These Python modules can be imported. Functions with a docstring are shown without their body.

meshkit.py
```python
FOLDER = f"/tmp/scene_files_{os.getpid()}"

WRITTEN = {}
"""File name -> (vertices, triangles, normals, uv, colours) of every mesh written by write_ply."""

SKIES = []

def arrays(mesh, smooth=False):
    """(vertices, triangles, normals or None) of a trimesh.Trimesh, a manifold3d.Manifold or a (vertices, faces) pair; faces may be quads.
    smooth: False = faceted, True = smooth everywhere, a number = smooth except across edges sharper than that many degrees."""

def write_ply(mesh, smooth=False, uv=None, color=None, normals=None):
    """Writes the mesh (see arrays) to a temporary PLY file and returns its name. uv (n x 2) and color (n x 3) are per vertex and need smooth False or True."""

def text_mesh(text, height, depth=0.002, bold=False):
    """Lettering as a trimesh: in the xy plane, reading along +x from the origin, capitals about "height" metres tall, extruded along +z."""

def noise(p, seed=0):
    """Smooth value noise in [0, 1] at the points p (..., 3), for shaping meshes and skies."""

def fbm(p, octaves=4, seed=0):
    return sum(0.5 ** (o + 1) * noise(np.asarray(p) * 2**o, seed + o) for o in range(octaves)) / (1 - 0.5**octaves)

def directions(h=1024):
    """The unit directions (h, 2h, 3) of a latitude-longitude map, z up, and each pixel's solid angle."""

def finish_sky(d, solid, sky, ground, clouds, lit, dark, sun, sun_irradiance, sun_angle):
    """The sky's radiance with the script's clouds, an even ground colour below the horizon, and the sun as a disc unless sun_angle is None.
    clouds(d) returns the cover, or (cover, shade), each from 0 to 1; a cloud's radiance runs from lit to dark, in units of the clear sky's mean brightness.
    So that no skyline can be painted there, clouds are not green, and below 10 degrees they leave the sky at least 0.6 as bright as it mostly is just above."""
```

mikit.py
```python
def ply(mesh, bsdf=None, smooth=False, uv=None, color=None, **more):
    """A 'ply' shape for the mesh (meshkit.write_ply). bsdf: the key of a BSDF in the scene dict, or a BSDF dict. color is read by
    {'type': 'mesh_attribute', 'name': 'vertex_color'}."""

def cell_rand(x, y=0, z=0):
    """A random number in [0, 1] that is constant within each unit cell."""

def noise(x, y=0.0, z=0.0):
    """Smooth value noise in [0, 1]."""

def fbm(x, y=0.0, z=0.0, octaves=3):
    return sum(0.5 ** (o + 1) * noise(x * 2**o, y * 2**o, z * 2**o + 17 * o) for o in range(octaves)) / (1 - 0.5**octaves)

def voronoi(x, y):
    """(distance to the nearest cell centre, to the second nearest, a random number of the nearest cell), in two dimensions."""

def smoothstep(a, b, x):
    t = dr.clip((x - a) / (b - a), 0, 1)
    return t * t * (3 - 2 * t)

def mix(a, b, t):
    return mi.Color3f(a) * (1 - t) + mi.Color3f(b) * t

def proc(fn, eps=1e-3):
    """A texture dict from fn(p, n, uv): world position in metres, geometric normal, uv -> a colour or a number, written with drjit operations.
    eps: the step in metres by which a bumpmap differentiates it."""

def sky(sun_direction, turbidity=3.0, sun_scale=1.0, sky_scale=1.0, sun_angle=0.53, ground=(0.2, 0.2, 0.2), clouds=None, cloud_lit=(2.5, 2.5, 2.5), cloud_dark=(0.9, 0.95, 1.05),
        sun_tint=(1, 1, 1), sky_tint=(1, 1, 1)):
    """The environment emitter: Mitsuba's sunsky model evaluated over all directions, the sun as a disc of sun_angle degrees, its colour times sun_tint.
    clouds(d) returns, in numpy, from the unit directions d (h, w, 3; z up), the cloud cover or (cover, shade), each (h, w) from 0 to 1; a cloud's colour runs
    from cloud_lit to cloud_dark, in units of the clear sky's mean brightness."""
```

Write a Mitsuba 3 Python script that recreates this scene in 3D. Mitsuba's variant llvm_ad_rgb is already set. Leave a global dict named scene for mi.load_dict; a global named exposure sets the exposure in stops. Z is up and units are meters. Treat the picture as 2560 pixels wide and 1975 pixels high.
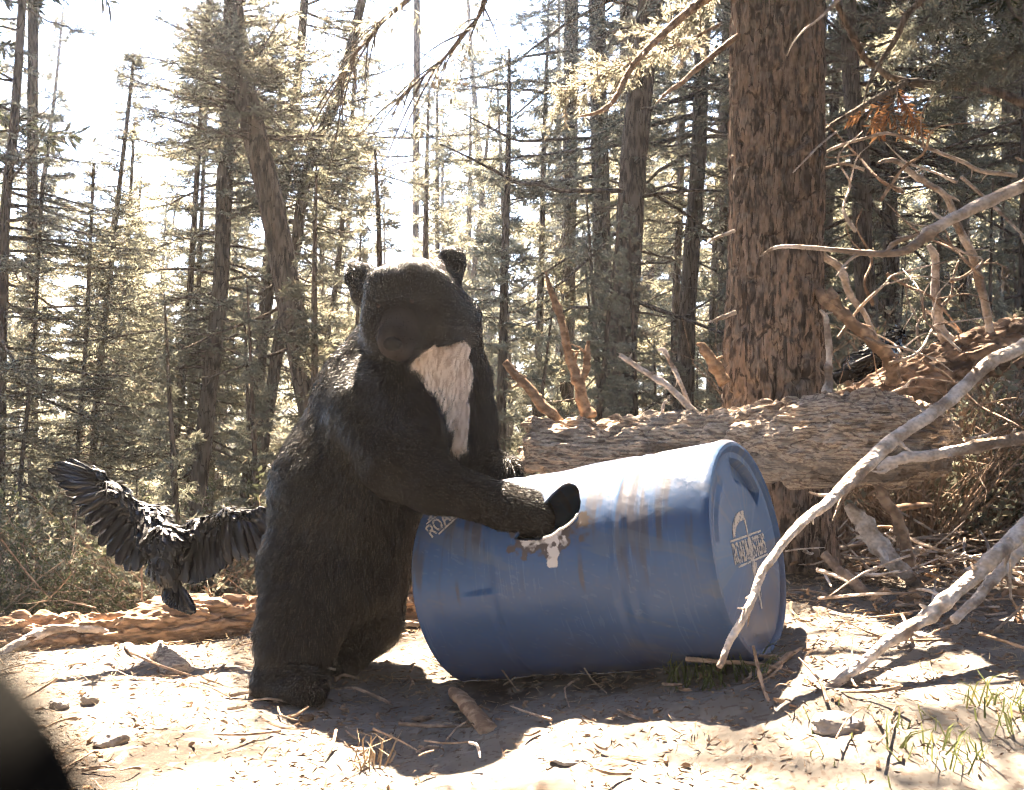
import math, numpy as np, trimesh, manifold3d as m3
import mitsuba as mi, drjit as dr
import mikit, meshkit
from mikit import proc, noise, fbm, smoothstep, mix, voronoi

# ---------------------------------------------------------------- camera, sky, exposure
H, F = 0.85, 2745.0                                  # lens height, focal length in photo pixels (2560 wide)
T = mi.ScalarTransform4f
SUN = np.array([-0.12, 0.50, 0.866]); SUN /= np.linalg.norm(SUN)
exposure = 6.0
scene, labels = {}, {}
scene['camera'] = {'type': 'thinlens', 'aperture_radius': 0.0013, 'focus_distance': 3.3, 'fov': 2 * math.degrees(math.atan(1280 / F)), 'fov_axis': 'x', 'near_clip': 0.02, 'far_clip': 2000.0,
                   'to_world': T().look_at(origin=[0, 0, H], target=[0, 10, H], up=[0, 0, 1])}
scene['sky_light'] = mikit.sky(SUN.tolist(), turbidity=2.5, sun_scale=1.0, sky_scale=0.5, sun_tint=(1.0, 0.985, 0.96))

# ---------------------------------------------------------------- helpers
def P(px, py, d):
    "the point at depth d (metres) that the photo shows at pixel px, py"
    return np.array([(px - 1280) / F * d, d, H + (987.5 - py) / F * d])

def sm(a, b, x):
    t = np.clip((np.asarray(x, float) - a) / (b - a), 0, 1)
    return t * t * (3 - 2 * t)

def ground_z(x, y):
    x, y = np.asarray(x, float), np.asarray(y, float)
    z = 0.225 * np.clip(0.5 * (x + 0.16 + np.sqrt((x + 0.16) ** 2 + 0.006)), 0, 1.0) * sm(7.0, 3.4, y) * sm(1.5, 2.95, y)
    z = z + .03 * np.exp(-((x - .57) / .2) ** 2 - ((y - 2.50) / .13) ** 2)
    left = sm(2.6, -2.2, x)
    z = z - left * (0.25 * np.clip(y - 4.15, 0, 28) + .25 * sm(4.1, 5.4, y)) - 0.02 * (1 - left) * np.clip(y - 5, 0, 60)
    q = np.stack([x, y, x * 0], -1)
    z = z + 0.05 * (meshkit.fbm(q * 1.7, 3, 5) - 0.5) + 0.03 * (meshkit.fbm(q * 7, 3, 9) - 0.5) * sm(14, 6, y)
    far = sm(40, 160, np.hypot(x, y))
    return z + far * 6 * (meshkit.fbm(q * 0.02, 2, 3) - 0.4)

def G(px, py):
    "ground point at a pixel"
    z = 0.0
    for _ in range(12):
        d = (H - z) * F / (py - 987.5)
        p = P(px, py, d)
        z = 0.5 * z + 0.5 * float(ground_z(p[0], p[1]))
    return p

def spline(pts, n):
    p = np.asarray(pts, float)
    q = np.vstack([2 * p[0] - p[1], p, 2 * p[-1] - p[-2]])
    t = np.linspace(0, len(p) - 1 - 1e-6, n)
    i = t.astype(int); f = (t - i)[:, None]
    a, b, c, d = q[i], q[i + 1], q[i + 2], q[i + 3]
    return 0.5 * (2 * b + (c - a) * f + (2 * a - 5 * b + 4 * c - d) * f ** 2 + (3 * b - a - 3 * c + d) * f ** 3)

def frames(p):
    t = np.gradient(p, axis=0); t /= np.linalg.norm(t, axis=1, keepdims=True) + 1e-12
    ref = np.array([0.0, 0, 1]) if abs(t[0][2]) < 0.9 else np.array([1.0, 0, 0])
    A, B = np.zeros_like(t), np.zeros_like(t)
    a = np.cross(t[0], ref); a /= np.linalg.norm(a)
    for i in range(len(p)):
        a = a - t[i] * (a @ t[i]); a /= np.linalg.norm(a) + 1e-12
        A[i], B[i] = a, np.cross(t[i], a)
    return t, A, B

def tube(p, r, sides=8, disp=None, cap=True):
    "closed tapered tube along p; disp(points, angle, row fraction) -> radial offset"
    p = np.asarray(p, float); n = len(p)
    r = np.broadcast_to(np.asarray(r, float), (n,))
    t, A, B = frames(p)
    ang = np.arange(sides) * 2 * np.pi / sides
    d = np.cos(ang)[None, :, None] * A[:, None] + np.sin(ang)[None, :, None] * B[:, None]
    v = p[:, None] + r[:, None, None] * d
    if disp is not None:
        v = v + d * disp(v, ang[None, :], np.linspace(0, 1, n)[:, None])[..., None]
    i, j = np.meshgrid(np.arange(n - 1), np.arange(sides), indexing='ij')
    q = np.stack([i * sides + j, i * sides + (j + 1) % sides, (i + 1) * sides + (j + 1) % sides, (i + 1) * sides + j], -1).reshape(-1, 4)
    f = np.vstack([q[:, [0, 1, 2]], q[:, [0, 2, 3]]])
    v = v.reshape(-1, 3)
    if cap:
        k = len(v); v = np.vstack([v, p[:1] - t[:1] * r[0] * 0.15, p[-1:] + t[-1:] * r[-1] * 0.15])
        j = np.arange(sides)
        f = np.vstack([f, np.stack([j * 0 + k, (j + 1) % sides, j], -1), np.stack([j * 0 + k + 1, (n - 1) * sides + j, (n - 1) * sides + (j + 1) % sides], -1)])
    return v, f

def join(ms):
    vs, fs, n = [], [], 0
    for v, f in ms:
        vs.append(v); fs.append(np.asarray(f) + n); n += len(v)
    return np.vstack(vs), np.vstack(fs)

def add(key, mesh, bsdf, smooth=False, label=None, cat=None, group=None, kind=None, **kw):
    assert key not in scene, key
    scene[key] = mikit.ply(mesh, bsdf, smooth=smooth, **kw)
    tag(key, label, cat, group, kind)
    return key

def tag(key, label=None, cat=None, group=None, kind=None):
    d = {k: v for k, v in (('label', label), ('category', cat), ('group', group), ('kind', kind)) if v}
    if d: labels[key] = d

_count = {}
def name(base):
    n = _count.get(base, 0); _count[base] = n + 1
    return base if n == 0 else f'{base}_{n:03d}'

def unit(v):
    v = np.asarray(v, float); return v / (np.linalg.norm(v, axis=-1, keepdims=True) + 1e-12)

# smooth unions of round cones -> one skin (surface nets)
def rcone(p, a, b, ra, rb):
    a, b = np.asarray(a, float), np.asarray(b, float)
    d = b - a; h = np.clip(((p - a) @ d) / (d @ d + 1e-12), 0, 1)
    return np.linalg.norm(p - a - h[..., None] * d, axis=-1) - (ra + (rb - ra) * h)

def smin(a, b, k):
    h = np.clip(0.5 + 0.5 * (b - a) / k, 0, 1)
    return b * (1 - h) + a * h - k * h * (1 - h)

def skin(fn, lo, hi, res):
    ax = [np.arange(l, h + res, res) for l, h in zip(lo, hi)]
    g = np.stack(np.meshgrid(*ax, indexing='ij'), -1)
    val = np.concatenate([fn(s) for s in np.array_split(g, 8)], 0)
    s = val < 0
    n = [len(a) for a in ax]
    c = [k - 1 for k in n]
    sub = lambda a, i, j, k: a[i:i + c[0], j:j + c[1], k:k + c[2]]
    acc, cnt = np.zeros(c + [3]), np.zeros(c)
    for axis in range(3):
        for o in np.ndindex(2, 2):
            o0 = list(o); o0.insert(axis, 0); o1 = list(o); o1.insert(axis, 1)
            v0, v1 = sub(val, *o0), sub(val, *o1)
            m = (v0 < 0) != (v1 < 0)
            t = np.where(m, v0 / np.where(m, v0 - v1, 1), 0)
            pt = np.zeros(c + [3])
            for k in range(3):
                pt[..., k] = o0[k] if k != axis else t
            acc += pt * m[..., None]; cnt += m
    act = cnt > 0
    idx = -np.ones(c, int); idx[act] = np.arange(act.sum())
    base = np.stack(np.nonzero(act), -1)
    v = (base + acc[act] / cnt[act][:, None]) * res + np.array(lo)
    faces = []
    for axis in range(3):
        u, w = (axis + 1) % 3, (axis + 2) % 3
        sl0 = [slice(1, k) for k in c]; sl1 = [slice(1, k) for k in c]
        sl0[axis] = slice(0, c[axis]); sl1[axis] = slice(1, c[axis] + 1)
        s0, s1 = s[tuple(sl0)], s[tuple(sl1)]
        cr = np.stack(np.nonzero(s0 != s1), -1)
        inside = s0[tuple(cr.T)]
        e = cr.copy()
        for k in range(3):
            if k != axis: e[:, k] += 1
        def at(du, dw):
            q = e.copy(); q[:, u] -= du; q[:, w] -= dw
            return idx[tuple(q.T)]
        q = np.stack([at(1, 1), at(0, 1), at(0, 0), at(1, 0)], -1)
        q[~inside] = q[~inside][:, ::-1]
        faces.append(q)
    q = np.vstack(faces); q = q[(q >= 0).all(1)]
    return trimesh.Trimesh(v, np.vstack([q[:, [0, 1, 2]], q[:, [0, 2, 3]]]), process=False)

# ---------------------------------------------------------------- materials
def rgb(*c): return {'type': 'rgb', 'value': list(c)}
def C3(*c): return mi.Color3f(*c)
def principled(color, rough=0.8, spec=0.3, **k):
    return {'type': 'twosided', 'b': {'type': 'principled', 'base_color': color, 'roughness': rough, 'specular': spec, **k}}
def bump(b, fn, scale, eps=2e-3):
    return {'type': 'twosided', 'b': {'type': 'bumpmap', 'tex': proc(fn, eps), 'scale': scale, 'b': b['b']}}

def c_ground(p, n, uv):
    a = fbm(p.x * 2.3, p.y * 2.3, 0, 4); b = fbm(p.x * 26, p.y * 26, 3, 3); c = noise(p.x * 120, p.y * 120, 1)
    k = mix(C3(.120, .108, .097), C3(.034, .028, .024), smoothstep(.38, .68, a))
    k = mix(k, C3(.165, .148, .13), smoothstep(.55, .8, b) * .7)
    return mix(k, C3(.08, .055, .04), smoothstep(.62, .9, c) * .6)
scene['ground_mat'] = bump(principled(proc(c_ground), .95, .1), lambda p, n, uv: fbm(p.x * 45, p.y * 45, p.z * 45, 3), 0.006)

def c_bark(p, n, uv):
    a = fbm(p.x * 60, p.y * 60, p.z * 11, 3); b = fbm(p.x * 6, p.y * 6, p.z * 2, 2); crack = smoothstep(.035, .008, dr.abs(fbm(p.x * 30, p.y * 30, p.z * 5, 2) - .5))
    k = mix(mix(C3(.06, .047, .038), C3(.19, .15, .12), smoothstep(.3, .7, a)), C3(.22, .20, .175), smoothstep(.5, .8, b) * .5)
    return mix(k, C3(.025, .019, .015), crack * .7)
scene['bark'] = bump(principled(proc(c_bark), .9, .1), lambda p, n, uv: fbm(p.x * 60, p.y * 60, p.z * 12, 3), 0.02)

def c_bigbark(p, n, uv):
    a = fbm(p.x * 70, p.y * 70, p.z * 13, 4); b = fbm(p.x * 12, p.y * 12, p.z * 2.6, 4); f = noise(p.x * 190, p.y * 190, p.z * 70); c = noise(p.x * 40, p.y * 40, p.z * 26)
    k = mix(C3(.055, .042, .035), C3(.20, .150, .118), smoothstep(.34, .62, a))
    k = mix(k, C3(.26, .180, .130), smoothstep(.54, .66, b) * smoothstep(.35, .6, a) * .8)
    k = mix(k, C3(.18, .16, .145), smoothstep(.6, .8, c) * .45)
    crack = smoothstep(.03, .006, dr.abs(fbm(p.x * 22, p.y * 22, p.z * 4, 3) - .5))
    return mix(k, C3(.02, .014, .011), crack * .75) * (.7 + .6 * f)
scene['big_bark'] = bump(principled(proc(c_bigbark), .9, .12), lambda p, n, uv: fbm(p.x * 90, p.y * 90, p.z * 30, 3), 0.010)

def wood(light, dark, fx, fy, fz, lo=.35, hi=.7):
    def fn(p, n, uv):
        a = fbm(p.x * fx, p.y * fy, p.z * fz, 4); b = fbm(p.x * 4, p.y * 4, p.z * 4, 2)
        return mix(mix(C3(*dark), C3(*light), smoothstep(lo, hi, a)), C3(*[.5 * (x + y) for x, y in zip(light, dark)]), b * .5)
    return fn
def c_log(p, n, uv):
    g = fbm(p.x * 16, p.y * 120, p.z * 150, 3); m = fbm(p.x * 6, p.y * 8, p.z * 12, 4); f = noise(p.x * 140, p.y * 140, p.z * 140)
    k = mix(C3(.19, .145, .112), C3(.43, .34, .26), smoothstep(.34, .6, g))
    k = mix(k, C3(.10, .072, .055), smoothstep(.54, .66, m) * .8)
    k = mix(k, C3(.22, .20, .18), smoothstep(.56, .7, fbm(p.x * 5, p.y * 5 + 9, p.z * 5, 3)) * .5)
    crack = smoothstep(.022, .004, dr.abs(fbm(p.x * 7 + .3 * m, p.y * 9, p.z * 16, 3) - .5))
    return mix(k, C3(.03, .021, .016), crack * .5) * (.75 + .5 * f)
scene['log_wood'] = bump(principled(proc(c_log), .92, .08), lambda p, n, uv: fbm(p.x * 20, p.y * 120, p.z * 150, 3) * .6 + fbm(p.x * 60, p.y * 60, p.z * 60, 3), 0.014)
scene['log_bark'] = bump(principled(proc(wood((.32, .23, .17), (.07, .05, .04), 30, 30, 30)), .9, .1), lambda p, n, uv: fbm(p.x * 50, p.y * 50, p.z * 50, 3), 0.015)
scene['red_wood'] = bump(principled(proc(wood((.40, .27, .18), (.10, .066, .048), 20, 45, 60)), .9, .1), lambda p, n, uv: fbm(p.x * 25, p.y * 60, p.z * 70, 3), 0.015)
def c_grey(p, n, uv):
    a = fbm(p.x * 26, p.y * 26, p.z * 26, 3); b = fbm(p.x * 7, p.y * 7, p.z * 7, 3); g = noise(p.x * 150, p.y * 150, p.z * 150)
    k = mix(C3(.56, .50, .45), C3(.36, .30, .25), smoothstep(.3, .7, a))
    k = mix(k, C3(.17, .125, .095), smoothstep(.50, .60, b) * .85)
    return k * (.75 + .5 * g)
scene['grey_wood'] = bump(principled(proc(c_grey), .75, .2), lambda p, n, uv: fbm(p.x * 70, p.y * 70, p.z * 70, 3), 0.014)
scene['brown_wood'] = bump(principled(proc(wood((.40, .29, .21), (.13, .09, .065), 40, 40, 40)), .8, .2), lambda p, n, uv: fbm(p.x * 80, p.y * 80, p.z * 80, 2), 0.006)
scene['chip_wood'] = principled(proc(wood((.33, .225, .145), (.14, .085, .055), 40, 60, 60)), .85, .15)
scene['stone_mat'] = principled(proc(wood((.28, .255, .24), (.13, .115, .105), 30, 30, 30)), .85, .2)

def needle(c, t):
    def fn(p, n, uv):
        a = noise(p.x * 3.1, p.y * 3.1, p.z * 3.1); b = noise(p.x * 23, p.y * 23, p.z * 23)
        return mix(mix(C3(*c), C3(*[x * .6 for x in c]), a), C3(c[0] * 1.35, c[1] * 1.1, c[2]), smoothstep(.6, .9, b))
    return {'type': 'principledthin', 'base_color': proc(fn), 'roughness': .6, 'diff_trans': t, 'eta': 1.4}
scene['needle_olive'] = needle((.25, .25, .19), 1.3)
scene['needle_dark'] = needle((.215, .21, .15), 1.25)
scene['needle_gold'] = needle((.29, .28, .215), 1.35)
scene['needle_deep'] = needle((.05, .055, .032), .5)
scene['needle_dry'] = needle((.36, .19, .09), .6)
scene['leaf_green'] = needle((.12, .13, .075), .9)
scene['grass_mat'] = needle((.12, .14, .055), .8)
scene['straw_mat'] = principled(rgb(.27, .20, .125), .8, .2)
scene['litter_mat'] = principled(proc(wood((.20, .14, .095), (.06, .04, .028), 60, 60, 60)), .9, .1)

scene['bear_skin'] = {'type': 'twosided', 'b': {'type': 'principled', 'base_color': {'type': 'mesh_attribute', 'name': 'vertex_color'}, 'roughness': .8, 'specular': .1}}
scene['fur_gloss'] = principled(rgb(.006, .005, .005), .33, .5)
scene['fur_black'] = principled(rgb(.0042, .0033, .0030), .38, .22)
scene['fur_brown'] = {'type': 'principledthin', 'base_color': rgb(.06, .045, .036), 'roughness': .5, 'diff_trans': 1.5, 'eta': 1.5}
def c_cream(p, n, uv):
    a = fbm(p.x * 150 + p.y * 60, p.y * 40, p.z * 34, 3); b = noise(p.x * 26, p.y * 26, p.z * 12)
    return mix(mix(C3(.48, .38, .30), C3(.84, .76, .68), smoothstep(.3, .65, a)), C3(.60, .45, .34), b * .45)
scene['fur_cream'] = principled(proc(c_cream), .6, .2)
scene['nose_mat'] = principled(rgb(.010, .009, .009), .65, .12)
scene['claw_mat'] = principled(rgb(.03, .025, .022), .3, .5)
scene['eye_mat'] = principled(rgb(.03, .012, .006), .08, .6)
scene['feather_mat'] = principled(rgb(.0045, .0045, .006), .38, .4)
scene['feather_brown'] = principled(rgb(.010, .0075, .0065), .45, .3)
scene['beak_mat'] = principled(rgb(.015, .015, .016), .35, .5)

# ---------------------------------------------------------------- barrel frame (used by the materials, too)
BC = np.array([0.2447, 3.071, 0.3678]); BY, BP, BL, BR = .5162, .189, .883, .29
BA = np.array([math.cos(BP) * math.cos(BY), -math.cos(BP) * math.sin(BY), math.sin(BP)])
BU = np.cross(BA, [0, 0, 1]); BU /= np.linalg.norm(BU)
BW = np.cross(BU, BA)
def bar(s, th, r):
    s, th, r = np.broadcast_arrays(np.asarray(s, float), th, r)
    return BC + s[..., None] * BA + (r * np.cos(th))[..., None] * BU + (r * np.sin(th))[..., None] * BW

def bar_coords(p):
    q = p - mi.Point3f(*BC.tolist())
    d = lambda v: q.x * float(v[0]) + q.y * float(v[1]) + q.z * float(v[2])
    s, u, w = d(BA), d(BU), d(BW)
    return s, dr.atan2(w, u), dr.sqrt(u * u + w * w)

def c_barrel(p, n, uv):
    s, th, r = bar_coords(p)
    blue = mix(C3(.030, .074, .172), C3(.023, .054, .124), fbm(p.x * 5, p.y * 5, p.z * 5, 3))
    run = fbm(s * 34, th * 1.3, 7, 3) * smoothstep(-1.3, .3, th)                        # dirt that ran down round the drum
    body = smoothstep(.27, .283, r)
    k = mix(blue, C3(.05, .038, .03), smoothstep(.50, .70, run) * .7 * body)
    scuff = fbm(s * 9 + th * 6, th * 2 - s * 3, 2, 4)
    k = mix(k, C3(.07, .085, .11), smoothstep(.62, .74, scuff) * .45)
    dust = fbm(p.x * 70, p.y * 70, p.z * 70, 2)
    k = mix(k, C3(.11, .092, .08), smoothstep(.5, .85, dust) * .13)
    k = mix(k, C3(.10, .075, .058), smoothstep(-.2, -1.2, th) * .55 * fbm(p.x * 14, p.y * 14, p.z * 14, 3) * 1.4)   # soil splashed on the lower side
    scr = smoothstep(.72, .80, fbm(s * 60 + th * 30, th * 9 - s * 40, 4, 2)) * smoothstep(.45, .65, noise(s * 7, th * 3, 6)) + smoothstep(.78, .83, noise(s * 240, th * 5, 2)) * smoothstep(.5, .7, noise(s * 9, th * 2.5, 8))
    k = mix(k, C3(.12, .15, .20), scr * .16)
    # worn white plastic round the torn lower edge of the hole
    ds, dt = (s + .005) / .10, (th - .42) / .17
    patch = 1 - dr.sqrt(ds * ds + dt * dt) + (fbm(s * 42, th * 12, 5, 3) - .5) * 1.5
    drip = smoothstep(.025, .008, dr.abs(s - .018 + .01 * noise(th * 20))) * smoothstep(.10, .16, th) * smoothstep(.5, .4, th)
    k = mix(k, C3(.06, .045, .038), smoothstep(.0, .35, patch + .25))
    k = mix(k, C3(.42, .39, .37), smoothstep(.25, .55, dr.maximum(patch, drip * .7)) * smoothstep(.35, .6, fbm(s * 60, th * 18, 9, 2) + .12))
    return k
scene['barrel_plastic'] = bump({'b': {'type': 'principled', 'base_color': proc(c_barrel), 'roughness': .42, 'specular': .4}},
                               lambda p, n, uv: fbm(p.x * 60, p.y * 60, p.z * 60, 2), 0.0012)
scene['barrel_inside'] = principled(rgb(.03, .045, .08), .6, .2)
scene['torn_plastic'] = principled(rgb(.62, .60, .57), .6, .3)
scene['print_white'] = principled(proc(lambda p, n, uv: mix(C3(.36, .33, .30), C3(.10, .115, .15), smoothstep(.5, .72, fbm(p.x * 90, p.y * 90, p.z * 90, 3)))), .6, .3)

# ---------------------------------------------------------------- ground
def axis(a, b, step, lo, hi):
    core = np.arange(a, b, step)
    g = step * 1.12 ** np.arange(1, 90)
    up = b + np.cumsum(g); dn = a - np.cumsum(g)
    return np.concatenate([dn[dn > lo][::-1], core, up[up < hi]])
gx, gy = np.meshgrid(axis(-2.6, 2.6, .016, -220, 220), axis(1.4, 5.2, .016, -60, 260), indexing='ij')
near = sm(6.5, 4.5, gy) * sm(4, 2.6, np.abs(gx))
gq = np.stack([gx, gy, gx * 0], -1)
gz = ground_z(gx, gy) + near * (.016 * (meshkit.fbm(gq * 22, 3, 21) - .5) + .008 * np.maximum(meshkit.noise(gq * 35, 4) - .62, 0))
ni, nj = gx.shape
ii, jj = np.meshgrid(np.arange(ni - 1), np.arange(nj - 1), indexing='ij')
gf = np.stack([ii * nj + jj, (ii + 1) * nj + jj, (ii + 1) * nj + jj + 1, ii * nj + jj + 1], -1).reshape(-1, 4)
add('ground', (np.stack([gx, gy, gz], -1).reshape(-1, 3), gf), 'ground_mat', smooth=True, label='dusty forest floor of tan soil, needles and chips, sunlit in patches', cat='ground', kind='structure')

HAZE = 0.0021
scene['air'] = {'type': 'homogeneous', 'albedo': 0.95, 'sigma_t': HAZE, 'phase': {'type': 'hg', 'g': 0.8}}  # haze added for the washed glow and veil of lens glare
zlo = float(gz.min()) - 1.0
scene['haze'] = {'type': 'cube', 'to_world': T().translate([0, 90, (zlo + 26) / 2]).scale([260, 260, (26 - zlo) / 2]), 'bsdf': {'type': 'null'}, 'interior': {'type': 'ref', 'id': 'air'}}
tag('haze', 'thin haze glowing in the back light, added also for the veil of lens glare', 'haze', None, 'stuff')
scene['camera']['medium'] = {'type': 'ref', 'id': 'air'}

# ---------------------------------------------------------------- barrel
def dent(s, th):
    "radial offset of the drum wall: waist grooves, soft dents"
    o = -.006 * np.exp(-((s - .185) / .012) ** 2) - .006 * np.exp(-((s + .19) / .012) ** 2) - .004 * np.exp(-((s - .225) / .012) ** 2)
    q = np.stack([s * 4, np.cos(th) * 1.3, np.sin(th) * 1.3], -1)
    o = o + .016 * (meshkit.fbm(q, 2, 33) - .5)
    o = o - .012 * np.exp(-((s + .22) / .05) ** 2 - ((th - .15) / .35) ** 2) - .009 * np.exp(-((s + .08) / .09) ** 2 - ((th - 1.45) / .3) ** 2)
    return o * (np.abs(s) < BL / 2 - .05)

def lathe(off, nt=224):
    h = BL / 2
    prof = [(-h + .012, 0.0), (-h + .012, .12), (-h + .012, .2), (-h + .012, .258), (-h + .006, .268), (-h, .278), (-h + .004, .288), (-h + .014, .2915), (-h + .028, .289)]
    prof += [(s, BR - .002) for s in np.linspace(-h + .045, h - .055, 90)]
    prof += [(h - .04, .289), (h - .024, .291), (h - .01, .288), (h - .002, .281), (h, .272), (h - .004, .263), (h - .011, .256), (h - .012, .245)]
    prof += [(h - .012 + .006 * (1 - (r / .245) ** 2), r) for r in np.linspace(.24, .0, 26)]
    prof = np.array(prof, float)
    if off:
        prof = np.column_stack([prof[:, 0] * (h - off) / h, np.maximum(prof[:, 1] - off, 0) * (prof[:, 1] > 0)])
    th = np.arange(nt) * 2 * np.pi / nt
    S, TH = np.meshgrid(prof[1:-1, 0], th, indexing='ij'); R = np.repeat(prof[1:-1, 1][:, None], nt, 1)
    wall = np.abs(R - BR) < .03
    R = R + np.where(wall, dent(S, TH), 0)
    # the bung recess: a crescent sunk into the lid near its top edge; a finger hollow on the near side
    def crescent(c, half, r0, r1):
        d = (TH - c + np.pi) % (2 * np.pi) - np.pi
        return sm(half, half * .75, np.abs(d)) * sm(r0 - .012, r0, R) * sm(r1 + .012, r1, R) * (S > 0)
    S = S - .028 * crescent(2.05, .52, .19, .228) - .006 * crescent(.62, .5, .212, .222)
    v = bar(S, TH, R).reshape(-1, 3)
    n = len(prof) - 2
    i, j = np.meshgrid(np.arange(n - 1), np.arange(nt), indexing='ij')
    q = np.stack([i * nt + j, i * nt + (j + 1) % nt, (i + 1) * nt + (j + 1) % nt, (i + 1) * nt + j], -1).reshape(-1, 4)
    f = np.vstack([q[:, [0, 1, 2]], q[:, [0, 2, 3]]])
    k = len(v); v = np.vstack([v, bar(prof[0, 0], 0., 0.)[None], bar(prof[-1, 0], 0., 0.)[None]])
    j = np.arange(nt)
    f = np.vstack([f, np.stack([j * 0 + k, (j + 1) % nt, j], -1), np.stack([j * 0 + k + 1, (n - 1) * nt + j, (n - 1) * nt + (j + 1) % nt], -1)])
    m = trimesh.Trimesh(v, f, process=False)
    if m.volume < 0: f = f[:, ::-1]
    return m3.Manifold(m3.Mesh(v.astype(np.float32), f.astype(np.uint32)))

HC_S, HC_T = 0.0, math.radians(38)                      # centre of the hole
hole_st = [(-.105, 25.2), (-.075, 31), (-.045, 37), (-.010, 49), (.016, 56.5), (.042, 56), (.062, 52.5), (.083, 44), (.087, 35), (.068, 29.6), (.045, 27), (.034, 26.6), (.012, 24), (-.007, 23.4), (-.03, 22.4), (-.05, 23), (-.08, 23.5)]
hole_st = np.array(hole_st); hole_st[:, 1] = np.radians(hole_st[:, 1])
hs = spline(np.vstack([hole_st, hole_st[:1]]), 120)[:-1]
hs = hs + .004 * (meshkit.noise(np.column_stack([np.arange(119) * .45, np.zeros(119), np.zeros(119)]), 8)[:, None] - .5)
outer, inner = bar(hs[:, 0], hs[:, 1], BR + .05), bar(hs[:, 0], hs[:, 1], BR - .06)
co, ci = bar(0., HC_T, BR + .05), bar(0., HC_T, BR - .06)
nh = len(hs); hv = np.vstack([outer, inner, co[None], ci[None]]); hj = np.arange(nh); hk = (hj + 1) % nh
hf = np.vstack([np.stack([hj, hk, hk + nh], -1), np.stack([hj, hk + nh, hj + nh], -1), np.stack([hk, hj, hj * 0 + 2 * nh], -1), np.stack([hj + nh, hk + nh, hj * 0 + 2 * nh + 1], -1)])
if trimesh.Trimesh(hv, hf, process=False).volume < 0: hf = hf[:, ::-1]
cutter = m3.Manifold(m3.Mesh(hv.astype(np.float32), hf.astype(np.uint32)))
shell = lathe(0) - lathe(.007) - cutter
tag('plastic_barrel', 'blue plastic drum lying on its side with a torn hole under the bear\'s paw', 'barrel')
add('plastic_barrel__body', shell, 'barrel_plastic', smooth=35)
rim = [tuple(x) for x in bar(hs[:, 0], hs[:, 1], BR - .002 + dent(hs[:, 0], hs[:, 1]))]
low = range(57, 95)
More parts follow.
